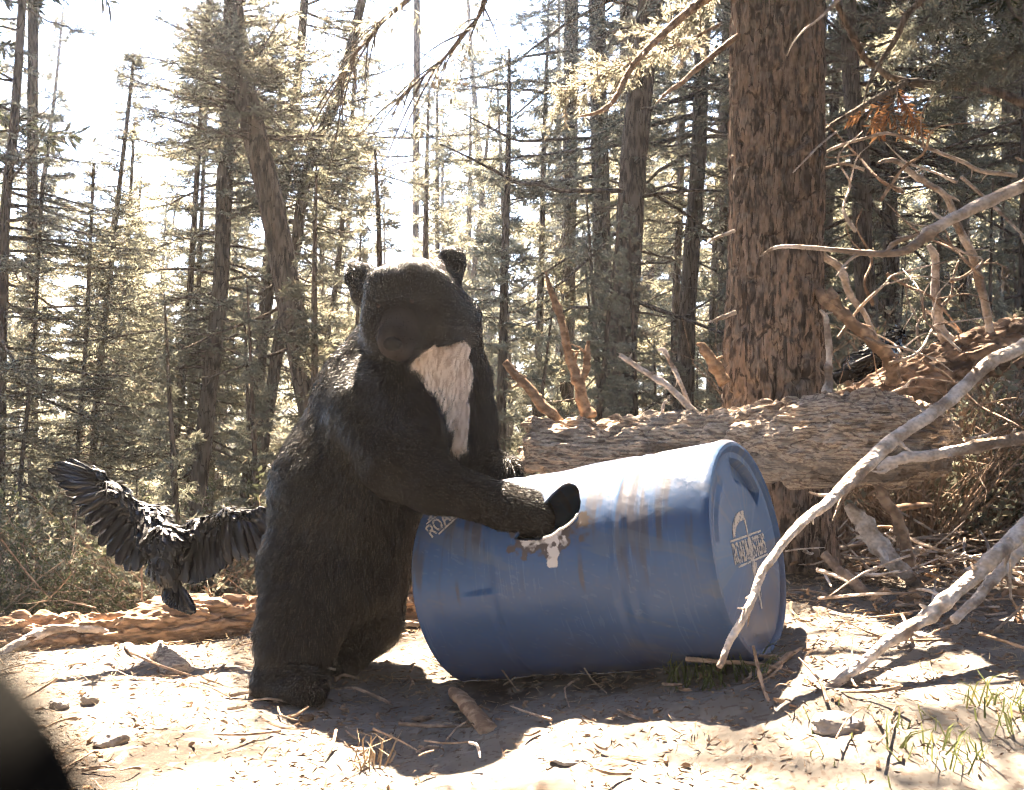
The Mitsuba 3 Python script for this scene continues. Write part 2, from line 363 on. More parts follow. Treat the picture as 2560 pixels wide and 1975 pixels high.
add('plastic_barrel__torn_edge', join([tube(np.array([rim[k] for k in low]), .0026 + .0020 * np.sin(np.arange(len(low)) * 1.7) ** 2, 6)]), 'torn_plastic', smooth=True, label='pale torn lower edge of the hole')

def flat(poly, depth=.0012):
    from shapely.geometry import Polygon
    return trimesh.creation.extrude_polygon(Polygon(poly), depth, engine='earcut')
def logo(width, text='ROADMASTERS'):
    "faded print: lettering between two bars, an arc above and below, a long spike through the middle"
    t = meshkit.text_mesh(text, .05, .0012, bold=True)
    b = t.bounds; k = width / (b[1, 0] - b[0, 0])
    t.apply_scale([k, 1.0, 1]); t.apply_translation([-width / 2 - b[0, 0] * k, -.025, 0])
    out = [('lettering', t)]
    out.append(('bar', flat([(-width / 2 - .006, .031), (width / 2 - .02, .031), (width / 2 - .02, .036), (-width / 2 - .006, .036)])))
    out.append(('bar', flat([(-width / 2 + .02, -.036), (width / 2 + .006, -.036), (width / 2 + .006, -.031), (-width / 2 + .02, -.031)])))
    a = np.linspace(math.radians(180), math.radians(82), 20)
    arc = [(-.02 + .095 * math.cos(x), .04 + .06 * math.sin(x)) for x in a] + [(-.02 + .08 * math.cos(x), .04 + .036 * math.sin(x)) for x in a[::-1]]
    out.append(('arc', flat(arc)))
    out.append(('arc', flat([(-x, -y) for x, y in arc])))
    out.append(('spike', flat([(-.010, .10), (-.003, .10), (.004, .036), (.014, -.034), (.012, -.16), (.005, -.16), (-.016, -.034), (-.004, .036)])))
    out.append(('spike', flat([(.018, -.04), (.026, -.04), (.022, -.13)])))
    return out
def fine(m, step):
    v, f = trimesh.remesh.subdivide_to_size(m.vertices, m.faces, step)
    return np.asarray(v), np.asarray(f)
lidE, lidN = -BU, BW
for nm, m in logo(.27):
    v, f = np.asarray(m.vertices), m.faces
    x, y, z = v[:, 0] + .012, v[:, 1] + .0, v[:, 2]
    rr = np.hypot(x, y)
    w = BC + (BL / 2 - .012 + .006 * (1 - (rr / .245) ** 2) + .0006 + z)[:, None] * BA + x[:, None] * lidE + y[:, None] * lidN
    add(name('plastic_barrel__lid_' + nm), (w, f), 'print_white')
ca, sa = math.cos(math.radians(43)), math.sin(math.radians(43))
for nm, m in logo(.27)[:4]:
    v, f = fine(m, .012)
    x, y, z = v[:, 0] + .135, v[:, 1], v[:, 2]
    s, a = -.395 + x * ca - y * sa, math.radians(37) + (x * sa + y * ca) / BR
    keep = (s[f] > -BL / 2 + .03).all(1)
    add(name('plastic_barrel__side_' + nm), (bar(s, a, BR - .002 + dent(s, a) + .0008 + z), f[keep]), 'print_white')

# ---------------------------------------------------------------- bear
def bear_prims():
    B = []
    c = lambda a, b, ra, rb, k=.06: B.append((P(*a), P(*b), ra, rb, k))
    c((842, 1400, 3.36), (868, 1230, 3.36), .206, .212)                 # belly and hips
    c((868, 1230, 3.36), (968, 1012, 3.36), .212, .198)                 # trunk
    c((968, 1012, 3.36), (1040, 885, 3.33), .195, .18)                 # shoulders to neck
    c((1040, 900, 3.30), (1045, 815, 3.24), .17, .135)                  # neck
    c((1105, 960, 3.45), (1130, 1060, 3.46), .15, .125)                 # far shoulder
    c((1130, 1060, 3.46), (1180, 1180, 3.42), .12, .085, .05)           # far arm
    c((1180, 1180, 3.42), (1262, 1180, 3.33), .075, .05, .04)
    c((960, 1035, 3.18), (1012, 1150, 3.06), .15, .115)                 # near arm
    c((1008, 1145, 3.06), (1078, 1208, 2.99), .102, .072, .04)
    c((1078, 1208, 2.99), (1265, 1266, 2.955), .072, .054, .04)
    c((1265, 1270, 2.955), (1322, 1286, 2.95), .058, .058, .03); c((1318, 1286, 2.95), (1346, 1300, 2.95), .056, .036, .03)         # paw
    c((792, 1440, 3.28), (742, 1590, 3.17), .168, .104)                 # near hind leg
    c((742, 1590, 3.17), (716, 1690, 3.13), .100, .076, .05)
    c((700, 1715, 3.12), (770, 1722, 3.00), .065, .052, .04)            # near foot
    c((690, 1722, 3.13), (690, 1730, 3.13), .062, .06, .04)
    c((890, 1420, 3.46), (905, 1540, 3.42), .18, .118)                  # far hind leg
    c((905, 1540, 3.42), (862, 1630, 3.42), .10, .075, .05)
    c((855, 1645, 3.42), (850, 1668, 3.30), .06, .05, .04)
    # head
    c((1036, 762, 3.20), (1040, 755, 3.20), .124, .124)
    c((985, 800, 3.15), (990, 790, 3.15), .088, .088, .05)              # cheeks
    c((1100, 805, 3.17), (1094, 790, 3.17), .088, .084, .05)
    c((1148, 800, 3.22), (1160, 850, 3.25), .060, .045, .05)
    c((1004, 794, 3.11), (988, 848, 3.05), .055, .047, .022)           # muzzle
    c((987, 852, 3.04), (987, 859, 3.035), .046, .043, .02)
    c((1008, 860, 3.09), (1004, 870, 3.065), .046, .036, .02)              # lower jaw
    c((962, 716, 3.125), (966, 722, 3.12), .048, .048, .06)              # brows
    c((1058, 706, 3.125), (1064, 712, 3.12), .050, .050, .06)
    for a, b, t in (((922, 722, 3.22), (898, 692, 3.22), (880, 664, 3.22)), ((1110, 690, 3.24), (1130, 655, 3.24), (1144, 626, 3.24))):
        c(a, b, .056, .042, .025); c(b, t, .040, .014, .012)
    return B
prims = bear_prims()
def bear_sdf(p):
    v = None
    for a, b, ra, rb, k in prims:
        d = rcone(p, a, b, ra, rb)
        v = d if v is None else smin(v, d, k)
    ft = (p[..., 2] - ground_z(p[..., 0], p[..., 1]) * (p[..., 2] < .1) + .004)
    return np.maximum(v, -ft)
bear = skin(bear_sdf, (-.82, 2.78, -.02), (.16, 3.78, 1.36), .0105)
trimesh.smoothing.filter_taubin(bear, iterations=6)
bv = np.array(bear.vertices); bn = np.array(bear.vertex_normals)
if (bear.volume < 0): bear.invert(); bn = np.array(bear.vertex_normals)
def pix(p):
    return np.stack([1280 + F * p[..., 0] / p[..., 1], 987.5 - F * (p[..., 2] - H) / p[..., 1]], -1)
from shapely.geometry import Polygon, Point
import shapely
# the white blaze, given as an outline on the chest (x, z at the chest's depth)
chest_px = [(1058, 902), (1085, 882), (1120, 868), (1170, 858), (1170, 900), (1164, 960), (1165, 1020), (1158, 1085), (1150, 1094), (1143, 1050), (1136, 1000), (1112, 958), (1080, 928)]
chest_poly = Polygon([(P(x, y, 3.2)[0], P(x, y, 3.2)[2]) for x, y in chest_px])
def on_chest(p, n, soft=0.0):
    s = 3.2 / p[:, 1]
    x, z = p[:, 0] * s, H + (p[:, 2] - H) * s
    q = np.column_stack([x * 55, z * 18, x * 0])
    x, z = x + .034 * (meshkit.fbm(q, 3, 3) - .5), z + .032 * (meshkit.fbm(q, 3, 4) - .5)
    return shapely.contains_xy(chest_poly.buffer(soft), x, z) & (n[:, 1] < .35) & (p[:, 1] > 3.0) & (p[:, 1] < 3.5)
def near_muzzle(p):
    return rcone(p, P(1002, 808, 3.09), P(987, 857, 3.04), .053, .050)
col = np.tile([.008, .0065, .006], (len(bv), 1))
mz = near_muzzle(bv)
col = col + (np.array([.034, .026, .023]) - col) * sm(.012, -.008, mz)[:, None]
ch = on_chest(bv, bn)
ch &= on_chest(bv, bn, -.008); col[ch] = (.12, .085, .062)
tag('black_bear', 'black bear with a white chest blaze, standing upright with a forepaw in the blue drum', 'bear')
add('black_bear__body', bear, 'bear_skin', smooth=True, color=col)

rng = np.random.RandomState(7)
def fur(mask_fn, count, length, width, flow_fn, seed, clump=.16):
    r = np.random.RandomState(seed)
    tri = bear.triangles; area = bear.area_faces.copy()
    cen = tri.mean(1); nor = np.array(bear.face_normals)
    area = area * mask_fn(cen, nor)
    ii = r.choice(len(area), count, p=area / area.sum())
    u = r.rand(count, 2); f = u.sum(1) > 1; u[f] = 1 - u[f]
    t = tri[ii]; p = t[:, 0] + u[:, :1] * (t[:, 1] - t[:, 0]) + u[:, 1:] * (t[:, 2] - t[:, 0])
    n = nor[ii]
    fl = flow_fn(p, n); fl = fl - n * (fl * n).sum(1, keepdims=True); fl = unit(fl)
    jit = np.stack([meshkit.noise(p * 38, seed + k) - .5 for k in range(3)], -1) * 2 * clump + r.randn(count, 3) * .07
    d0 = unit(n * .42 + fl * .9 + jit); d1 = unit(n * .06 + fl + jit)
    L = length(p) if callable(length) else length
    L = (L * (.6 + .6 * r.rand(count)) * (.75 + .5 * meshkit.noise(p * 25, seed + 9)))[:, None]
    side = unit(unit(np.cross(d0, n)) + .38 * r.randn(count, 3)) * width * (.7 + .6 * r.rand(count, 1))
    m = p + d0 * L * .5; e = m + d1 * L * .5
    p = p - n * .003
    v = np.stack([p - side, p + side, m - side * .7, m + side * .7, e], 1).reshape(-1, 3)
    k = np.arange(count)[:, None] * 5
    return v, np.vstack([k + [0, 1, 3], k + [0, 3, 2], k + [2, 3, 4]])
headc = P(1045, 750, 3.18)
def hd(p): return np.linalg.norm(p - headc, axis=-1)
def flow(p, n):
    f = np.tile([-.25, .15, -1.0], (len(p), 1))
    h = sm(.26, .15, hd(p))[:, None]
    out = unit(p - P(990, 860, 3.02))
    f = f * (1 - h) + out * h
    # forelegs: hair runs towards the paw
    a = sm(.17, .10, rcone(p, P(1085, 1238, 2.98), P(1335, 1300, 2.96), .09, .05))[:, None]
    return f * (1 - a) + a * unit(P(1335, 1330, 2.95) - P(1085, 1200, 2.98))
def furlen(p):
    L = np.full(len(p), .045)
    L = L + (.011 - L) * sm(.25, .15, hd(p))
    for t in ((882, 664, 3.22), (1144, 626, 3.24)):
        L = L + (.009 - L) * sm(.13, .07, np.linalg.norm(p - P(*t), axis=-1))
    L = L + (.003 - L) * sm(.030, .008, near_muzzle(p))
    L = L + (.018 - L) * sm(.13, .06, rcone(p, P(1040, 1200, 3.0), P(1335, 1300, 2.96), .06, .05))
    return L * (.45 + .55 * sm(.02, .12, p[:, 2]))
ok = lambda p, n: (near_muzzle(p) > -.5) & (p[:, 2] > .02)
add('black_bear__fur', fur(lambda p, n: ok(p, n) * (1 - .75 * (near_muzzle(p) < .008)) * (1 - .65 * on_chest(p, n, -.004) - .35 * on_chest(p, n, -.022)), 190000, furlen, .0011, flow, 11), 'fur_black', kind='stuff')
add('black_bear__undercoat', fur(lambda p, n: ok(p, n) & ~on_chest(p, n, .0) & (near_muzzle(p) > .01), 45000, lambda p: furlen(p) * .8, .0011, flow, 12), 'fur_brown', kind='stuff')
add('black_bear__face_fur', fur(lambda p, n: (hd(p) < .2) & (near_muzzle(p) > .004) & ~on_chest(p, n, .0), 45000, lambda p: furlen(p) * 1.05, .0011, flow, 14), 'fur_gloss', kind='stuff')
add('black_bear__chest_blaze', fur(lambda p, n: on_chest(p, n, .012), 20000, .055, .0011, lambda p, n: np.tile([-.1, 0, -1.0], (len(p), 1)) + unit(p - P(1150, 850, 3.3)) * .9, 13), 'fur_cream', kind='stuff', label='cream white blaze of fur on the chest')
def ball(c, r, sq=(1, 1, 1), sub=3):
    m = trimesh.creation.icosphere(sub, 1.0)
    return np.asarray(m.vertices) * np.array(sq) * r + np.asarray(c), np.asarray(m.faces)
nv, nf = ball(P(981, 859, 2.994), .026, (1.0, .55, .75))
nv = nv + np.array([0, .004, 0]) * 1.0
add('black_bear__nose', (nv, nf), 'nose_mat', smooth=True)
for x, y in ((948, 764), (1030, 753)):
    # set each eye on the skin
    o = np.array([0, 0, H]); d = unit(P(x, y, 1.0) - o); hit = trimesh.ray.ray_triangle.RayMeshIntersector(bear).intersects_location([o], [d], multiple_hits=False)[0]
    if len(hit): add(name('black_bear__eye'), ball(hit[0] + d * .004, .0085), 'eye_mat', smooth=True)
def claw(base, tip, r):
    mid = (base + tip) / 2 + np.array([0, 0, r * 1.5])
    return tube(spline([base, mid, tip], 6), np.linspace(r, .0008, 6), 6)
for (bx, by, bd), (tx, ty, td) in [((1362, 1296, 2.925), (1384, 1314, 2.925)), ((1356, 1308, 2.915), (1376, 1330, 2.915)), ((1345, 1318, 2.91), (1360, 1340, 2.91)), ((790, 1720, 2.975), (812, 1736, 2.95)), ((772, 1726, 2.965), (788, 1742, 2.94)), ((752, 1728, 2.97), (762, 1746, 2.945))]:
    add(name('black_bear__claw'), claw(P(bx, by, bd), P(tx, ty, td), .006), 'claw_mat', smooth=True)

# ---------------------------------------------------------------- trees
def needles(base, dirs, length, per, blade, seed, spread=.9, width=.10):
    "blades set along straight twigs: base, dirs (n,3), length (n)"
    r = np.random.RandomState(seed)
    n = len(base); cnt = np.maximum(1, (length * per).astype(int)); idx = np.repeat(np.arange(n), cnt)
    t = r.rand(len(idx)) ** .8
    p = base[idx] + dirs[idx] * (length[idx] * t)[:, None]
    side = unit(np.cross(dirs[idx], r.randn(len(idx), 3)))
    side[:, 2] *= .75
    d = unit(dirs[idx] * (1.0 - .4 * r.rand(len(idx), 1)) + side * spread)
    L = blade * (.6 + .8 * r.rand(len(idx), 1)); w = unit(np.cross(d, r.randn(len(idx), 3))) * L * width
    v = np.stack([p - w * .6, p + d * L * .45 - w, p + d * L, p + d * L * .5 + w], 1).reshape(-1, 3)
    k = np.arange(len(idx))[:, None] * 4
    return v, np.vstack([k + [0, 1, 3], k + [1, 2, 3]])

def conifer(seed, h, r0, spread, bare=.25, nbr=95, blade=.07, per=34, twigs=13, trunk=None, keep=None, ntwig=True, sides=8, droop=.25, dead=14):
    r = np.random.RandomState(seed)
    if trunk is None:
        k = np.linspace(0, 1, 9); wob = np.cumsum(r.randn(9, 2) * .012 * h / 9, 0)
        trunk = np.column_stack([wob, -.4 + k * (h + .4)])
        rad = r0 * (1 - np.linspace(0, 1, 40)) ** .85 + .012
        tp = spline(trunk, 40)
    else:
        tp = spline(trunk, 40); rad = np.interp(np.linspace(0, 1, 40), np.linspace(0, 1, len(r0)), r0)
    fine_p = spline(tp, 160) if sides > 8 else tp; fr = np.interp(np.linspace(0, 1, len(fine_p)), np.linspace(0, 1, 40), rad)
    woodm = [tube(fine_p, fr, sides, lambda v, a, t: fr[:, None] * (.12 * (meshkit.fbm(v * [9, 9, 2.0], 2, seed) - .5) + (.22 * (meshkit.fbm(v * [34, 34, 7], 3, seed + 3) - .5) if sides > 8 else 0)))]
    seg = np.linspace(0, 1, 40)
    bb, bd, bl = [], [], []
    for i in range(nbr + dead):
        isdead = i >= nbr
        u = (bare + (1 - bare) * (i + r.rand()) / nbr) if not isdead else bare * (.35 + .85 * r.rand())
        u = min(u, .985)
        o = np.array([np.interp(u, seg, tp[:, k]) for k in range(3)]); rr = np.interp(u, seg, rad)
        az = r.rand() * 2 * np.pi
        L = spread * (.35 + .65 * r.rand()) * max(1 - ((u - bare) / (1 - bare)) ** 1.25, .06) if not isdead else spread * (.2 + .6 * r.rand() ** 1.5)
        el = -.25 + .75 * u + r.randn() * .14 if not isdead else -.15 + r.randn() * .18
        d = np.array([math.cos(az) * math.cos(el), math.sin(az) * math.cos(el), math.sin(el)])
        s = np.linspace(0, 1, 6)[:, None]
        bp = o + d * L * s + np.array([0, 0, -droop * L]) * s ** 1.6 + np.array([0, 0, droop * .5 * L]) * s ** 4 + np.cumsum(r.randn(6, 3) * .018 * L, 0) * (s > 0)
        br = np.linspace(min(.045 * rr + .006 * L + .004, rr * .6), .003, 6)
        woodm.append(tube(bp, br, 4, cap=False))
        if isdead:
            for q in range(2):
                t = .3 + .6 * r.rand(); b = bp[0] + (bp[-1] - bp[0]) * t
                td = unit(d + r.randn(3) * .6); woodm.append(tube([b, b + td * L * .16, b + unit(td + r.randn(3) * .3) * L * .33], [.005, .004, .0015], 3, cap=False))
            continue
        n = max(4, int(twigs * (.4 + L / spread)))
        ts = np.sort(.12 + .88 * r.rand(n))
        sp = np.array([[np.interp(t, s[:, 0], bp[:, k]) for k in range(3)] for t in ts])
        tang = unit(bp[-1] - bp[1])
        lat = unit(np.cross(tang, [0, 0, 1])) * np.where(np.arange(n) % 2, 1, -1)[:, None]
        td = unit(tang * .7 + lat * .85 + np.array([0, 0, -.12]) + r.randn(n, 3) * .2)
        tl = L * .36 * (1 - .72 * ts) * (.6 + .7 * r.rand(n)) + .05
        bb += [sp, bp[3:5]]; bd += [td, unit(bp[4:6] - bp[3:5])]; bl += [tl, np.linalg.norm(bp[4:6] - bp[3:5], axis=1)]
        if ntwig:
            for k in range(n): woodm.append(tube([sp[k], sp[k] + td[k] * tl[k]], [.004, .0015], 3, cap=False))
    bb, bd, bl = np.vstack(bb), np.vstack(bd), np.concatenate(bl)
    nd = needles(bb, bd, bl, per, blade, seed + 1)
    if keep is not None:
        c = nd[0].reshape(-1, 4, 3).mean(1); m = np.nonzero(keep(c))[0]
        v = nd[0].reshape(-1, 4, 3)[m].reshape(-1, 3); k = np.arange(len(m))[:, None] * 4
        nd = (v, np.vstack([k + [0, 1, 3], k + [1, 2, 3]]))
    return join(woodm), nd

SUN_SPOTS = [(P(*q), r) for q, r in [((2365, 492, 4.2), 0.145), ((2430, 640, 4.25), 0.131), ((2100, 672, 4.25), 0.131), ((2340, 700, 4.3), 0.174), ((2380, 925, 4.25), 0.174), ((2500, 850, 4.3), 0.174), ((2240, 965, 4.25), 0.145), ((2075, 740, 3.95), 0.116), ((2070, 870, 3.8), 0.174),
             ((1990, 1310, 2.86), 0.174), ((2460, 930, 3.28), 0.145), ((2340, 1020, 3.16), 0.131), ((2420, 1115, 3.46), 0.174), ((2200, 1360, 3.55), 0.174), ((2470, 1465, 2.92), 0.145), ((1950, 617, 3.22), 0.116), ((2130, 1195, 3.65), 0.131),
             ((2290, 1195, 3.9), 0.145), ((2380, 1420, 4.4), 0.319), ((2480, 1520, 3.7), 0.232), ((2200, 1480, 3.7), 0.145), ((1980, 960, 3.7), 0.174), ((2520, 1790, 2.9), 0.145), ((2540, 1350, 4.9), 0.203), ((2120, 1560, 3.5), 0.116)]]
def sun_open(p, soft=.25):
    "true where a leaf does not stand between the sun and the clearing, the bear or the logs (a gap in the canopy)"
    ok = np.ones(len(p), bool)
    for z0 in (.0, .5, 1.1):
        k = (p[:, 2] - z0) / SUN[2]
        x, y = p[:, 0] - SUN[0] * k, p[:, 1] - SUN[1] * k
        w = soft * (meshkit.noise(np.column_stack([x * 2, y * 2, x * 0]), 5) - .5) * 2
        lit = (x > -1.32 + w) & (x < .70 + w) & (y > 2.15 + w) & (y < 4.3 + w) & (k > 0)
        ok &= ~lit
    for q, r in SUN_SPOTS:
        v = p - q; k = v @ SUN
        ok &= ~((np.linalg.norm(v - k[:, None] * SUN, axis=1) < r) & (k > 0))
    return ok

# the big trunk behind the drum
tag('fir_tree', 'thick reddish barked fir trunk behind the big log, nearest of the standing trees', 'tree')
tp = spline([P(1950, 1600, 4.12), P(1945, 1350, 4.1), P(1932, 1000, 4.1), P(1938, 600, 4.1), P(1943, 200, 4.1), P(1945, -160, 4.1)], 560)
tz = tp[:, 2]
tr = .172 + .10 * np.exp(-(tz + .05) / .28) + .010 * np.exp(-((tz - .85) / .5) ** 2) - .0105 * np.clip(tz - 2, 0, 20)
def worley(u, v, seed):
    "distance to the nearest and second nearest cell point, and a random number of the nearest"
    iu, iv = np.floor(u), np.floor(v); d1 = np.full(u.shape, 9.0); d2 = d1.copy(); who = np.zeros(u.shape)
    for a in (-1, 0, 1):
        for b in (-1, 0, 1):
            c = np.stack([iu + a + .5, iv + b + .5, u * 0 + .5], -1)
            d = np.hypot(iu + a + meshkit.noise(c * 1.0 + .37 * 0, seed) - u, iv + b + meshkit.noise(c, seed + 1) - v)
            who = np.where(d < d1, meshkit.noise(c, seed + 2), who); d2 = np.where(d < d1, d1, np.minimum(d2, d)); d1 = np.minimum(d1, d)
    return d1, d2, who
def bark_disp(v, a, t):
    q = v * [16, 16, 3.6]
    w = meshkit.fbm(v * [14, 14, 5], 3, 50) - .5
    d1, d2, who = worley(np.broadcast_to(a, v.shape[:2]) * 7.5 + w * 2.0, v[..., 2] * 3.6 + w * 3.0, 60)
    plate = sm(.0, .28, d2 - d1)
    rid = 1 - np.abs(2 * meshkit.fbm(q, 3, 41) - 1)
    return .013 * (plate - .8) * (.5 + who) + .006 * (who - .5) + .012 * (rid - .6) + .014 * (meshkit.fbm(v * [40, 40, 22], 3, 42) - .5) + .035 * (meshkit.fbm(v * [2.5, 2.5, .8], 2, 43) - .5)
add('fir_tree__trunk', tube(tp, tr, 150, bark_disp), 'big_bark', smooth=True)
r_ = np.random.RandomState(3)
w_, n_ = conifer(61, 11, [.168, .14, .10, .06, .01], 2.7, bare=.30, nbr=90, blade=.075, per=90, twigs=20,
                 trunk=np.array([P(1945, -120, 4.1), P(1945, -1000, 4.12), P(1945, -2600, 4.15), P(1940, -4200, 4.2), P(1940, -6300, 4.2)]), keep=lambda p: sun_open(p) & (p[:, 2] > 2.2), dead=0)
add('fir_tree__bough', w_, 'bark', smooth=True)
add('fir_tree__crown', n_, 'needle_olive')

# trees whose trunks can be followed one by one: pixel path from base up, depth, width in photo pixels at base and top, height of the top (metres), label
def px_tree(path, d, w0, w1, top, label, seed, spread=1.2, bare=.35, mat='needle_olive', blade=.06, nbr=105, per=125, key='conifer_tree', drop=.6, dead=14, group=None):
    pts = [P(x, y, d) for x, y in path]
    b = pts[0] - (pts[1] - pts[0]) / np.linalg.norm(pts[1] - pts[0]) * .1
    g = float(ground_z(b[0], b[1]))
    if b[2] > g: pts = [b + unit(pts[0] - pts[1]) * (b[2] - g + .1)] + pts
    dirn = unit(pts[-1] - pts[-2] + np.array([0, 0, .0]))
    while pts[-1][2] < top:
        pts.append(pts[-1] + unit(dirn * .6 + np.array([0, 0, .4])) * min(2.0, top - pts[-1][2] + .05))
    pts = np.array(pts); zz = pts[:, 2]
    rad0, rad1 = w0 / F * d / 2, w1 / F * d / 2
    zt = P(*path[-1], d)[2]
    rr = np.interp(zz, [zz[0], zt, max(top, zt + .01)], [rad0, rad1, .012])
    k = name(key)
    w, n = conifer(seed, top, rr, spread, bare=bare, nbr=nbr, blade=blade, per=per, trunk=pts, keep=(lambda p: sun_open(p)) if d < 14 else None, sides=28, dead=dead)
    tag(k, label, 'tree', group)
    add(k + '__trunk', w, 'bark', smooth=True)
    add(k + '__crown', n, mat)

TREES = [
    ([(790, 1060), (762, 937), (727, 762), (690, 562), (640, 352), (603, 190), (590, 90)], 7.0, 78, 56, 4.2, 'dark leaning conifer trunk rising from behind the bear\'s back', 101, 1.15, .62),
    ([(612, 1420), (638, 1240), (697, 855), (740, 614), (756, 492), (784, 374), (860, 185)], 8.5, 36, 26, 6.0, 'slim curved conifer trunk crossing behind the dark leaning trunk', 102, .9, .55),
    ([(596, 1420), (614, 1240), (640, 1010), (665, 788), (690, 600), (715, 430), (740, 250)], 9.0, 34, 22, 13., 'slim straight conifer just left of the slim curved trunk by the bear', 103,  1.6, .5),
    ([(482, 1420), (492, 1264), (528, 926), (551, 709), (560, 472), (568, 280)], 8.8, 48, 36, 11., 'stout dark conifer with shaggy drooping boughs, above the flying bird', 104, 1.5, .30),
    ([(512, 1420), (520, 1200), (540, 900), (562, 640)], 11, 40, 25, 7.0, 'pale conifer trunk half hidden behind the stout dark conifer', 105, 1.3, .45),
    ([(225, 1400), (232, 1154), (256, 847), (280, 650), (291, 531), (327, 220)], 9.0, 24, 9, 3.6, 'thin spindly conifer with a bare pointed top against the white sky', 106, .9, .3),
    ([(183, 1380), (193, 1142), (215, 847)], 8.5, 15, 10, 2.6, 'very thin sapling trunk just left of the spindly conifer', 107, .6, .25),
    ([(410, 1400), (425, 1240), (457, 925), (470, 800)], 9.4, 26, 18, 4.4, 'thin straight conifer between the flying bird\'s wings', 108, 1.2, .35),
    ([(462, 1400), (469, 1264), (480, 985), (490, 850)], 10.5, 20, 14, 4.8, 'thin dark pole conifer just left of the stout dark conifer', 109, 1.0, .4),
    ([(45, 1380), (51, 1200), (71, 1004), (85, 850)], 8.0, 13, 9, 2.4, 'thin sapling near the left edge above the grey end of the log', 110, .7, .2),
    ([(268, 1400), (280, 1004), (303, 807), (318, 640)], 10.5, 16, 11, 3.4, 'thin sapling conifer right of the spindly conifer', 111, .8, .3),
    ([(-5, 1400), (0, 1100), (8, 700), (15, 500), (40, 250)], 8.0, 30, 22, 7.0, 'tall conifer at the left edge with long branches reaching into the sky gap', 112, 1.7, .25),
    ([(795, 1200), (811, 906), (842, 689), (865, 450), (880, 300)], 11, 16, 12, 5.6, 'thin pole conifer right of the dark leaning trunk', 113, 1.0, .35),
    ([(1540, 1180), (1546, 1030), (1562, 760), (1590, 330), (1625, 0), (1640, -200)], 8.6, 80, 58, 15., 'straight grey brown conifer trunk behind the left half of the big log', 114, 2.5, .4),
    ([(1545, 1200), (1530, 900), (1510, 750), (1500, 400), (1494, 100), (1490, -100)], 11, 50, 40, 15., 'shaggy conifer trunk just left of the straight grey brown trunk', 115, 2.4, .3),
    ([(1710, 1250), (1718, 800), (1738, 520), (1748, 350), (1755, 100)], 9.8, 46, 36, 15., 'dark conifer trunk just left of the thick reddish trunk', 116, 2.5, .35),
    ([(1680, 1250), (1690, 760), (1700, 500)], 12, 24, 18, 9., 'slender dark trunk between the grey brown and reddish trunks', 117, 1.4, .3),
    ([(2190, 1200), (2170, 800), (2157, 630), (2153, 433), (2130, 220), (2120, 0)], 8.4, 58, 40, 15., 'dark conifer trunk just right of the thick reddish trunk', 118, 2.6, .3),
    ([(2236, 1200), (2230, 807), (2222, 433), (2215, 150)], 9.2, 46, 34, 15., 'rough dark trunk, second to the right of the thick reddish trunk', 119, 2.4, .3),
    ([(2420, 1200), (2415, 800), (2405, 450)], 10.5, 38, 28, 15., 'dim conifer in the thicket above the second log', 120, 1.9, .2),
    ([(2560, 1250), (2575, 700), (2580, 250)], 8.0, 60, 50, 15., 'conifer on the right edge with long drooping branches', 121, 2.2, .2),
]
for path, d, w0, w1, top, label, seed, spread, bare in TREES:
    px_tree(path, d, w0, w1, top, label, seed, spread, bare, blade=.042 if d < 9.2 else .055, mat='needle_gold' if seed in (114, 115) else 'needle_olive' if seed < 116 else 'needle_dark')

# tall firs added for shade: their high crowns keep the sun off the right side and the left rim of the clearing
for i, (x, y, hh, lab) in enumerate([(-1.56, 17.0, 30, 'far slim fir in the bright gap above the bear, crown out of sight'), (.55, 11.6, 21, 'tall slim fir between the bear\'s head and the grey brown trunk'), (1.35, 12.8, 22, 'tall fir seen close left of the straight grey brown trunk'),
                               (2.25, 11.8, 21, 'tall fir between the grey brown and reddish trunks, second row'), (2.9, 12.6, 22, 'tall fir right behind the thick reddish trunk'), (3.6, 10.8, 20, 'tall fir in the second row right of the reddish trunk'),
                               (-4.35, 10.0, 15.5, 'tall slim conifer near the left edge, its crown above the frame')]):
    k = name('tall_fir'); z = float(ground_z(x, y)); r = np.random.RandomState(i)
    tr_ = np.array([[x, y, z - .3], [x + r.randn() * .05, y, z + hh * .35], [x + r.randn() * .1, y, z + hh * .7], [x + r.randn() * .1, y, z + hh]])
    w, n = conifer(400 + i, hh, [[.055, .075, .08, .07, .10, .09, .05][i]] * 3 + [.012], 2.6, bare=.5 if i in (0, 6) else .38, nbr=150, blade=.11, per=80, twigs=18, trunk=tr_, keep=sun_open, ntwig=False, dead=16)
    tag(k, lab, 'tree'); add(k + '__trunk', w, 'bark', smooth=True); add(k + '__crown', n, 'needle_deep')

# the background: a few kinds of conifer, each placed many times
KINDS = []
for k in range(7):
    hh = [9, 12, 15, 7, 10, 13, 5][k]
    w, n = conifer(200 + k, hh, .02 + .0072 * hh, [1.5, 1.8, 2.1, 1.3, 1.6, 2.0, 1.1][k], bare=[.12, .18, .25, .05, .12, .2, .03][k], nbr=[105, 120, 130, 90, 105, 120, 75][k], blade=[.10, .11, .12, .09, .10, .11, .075][k], per=[60, 58, 56, 66, 60, 58, 76][k], twigs=20, ntwig=False, sides=7, dead=10)
    if __name__ == 'debug': print(k, len(n[1]), len(w[1]))
    KINDS.append((hh, mikit.ply(w, 'bark', smooth=True), [mikit.ply(n, m) for m in ('needle_olive', 'needle_dark', 'needle_gold', 'needle_deep')]))

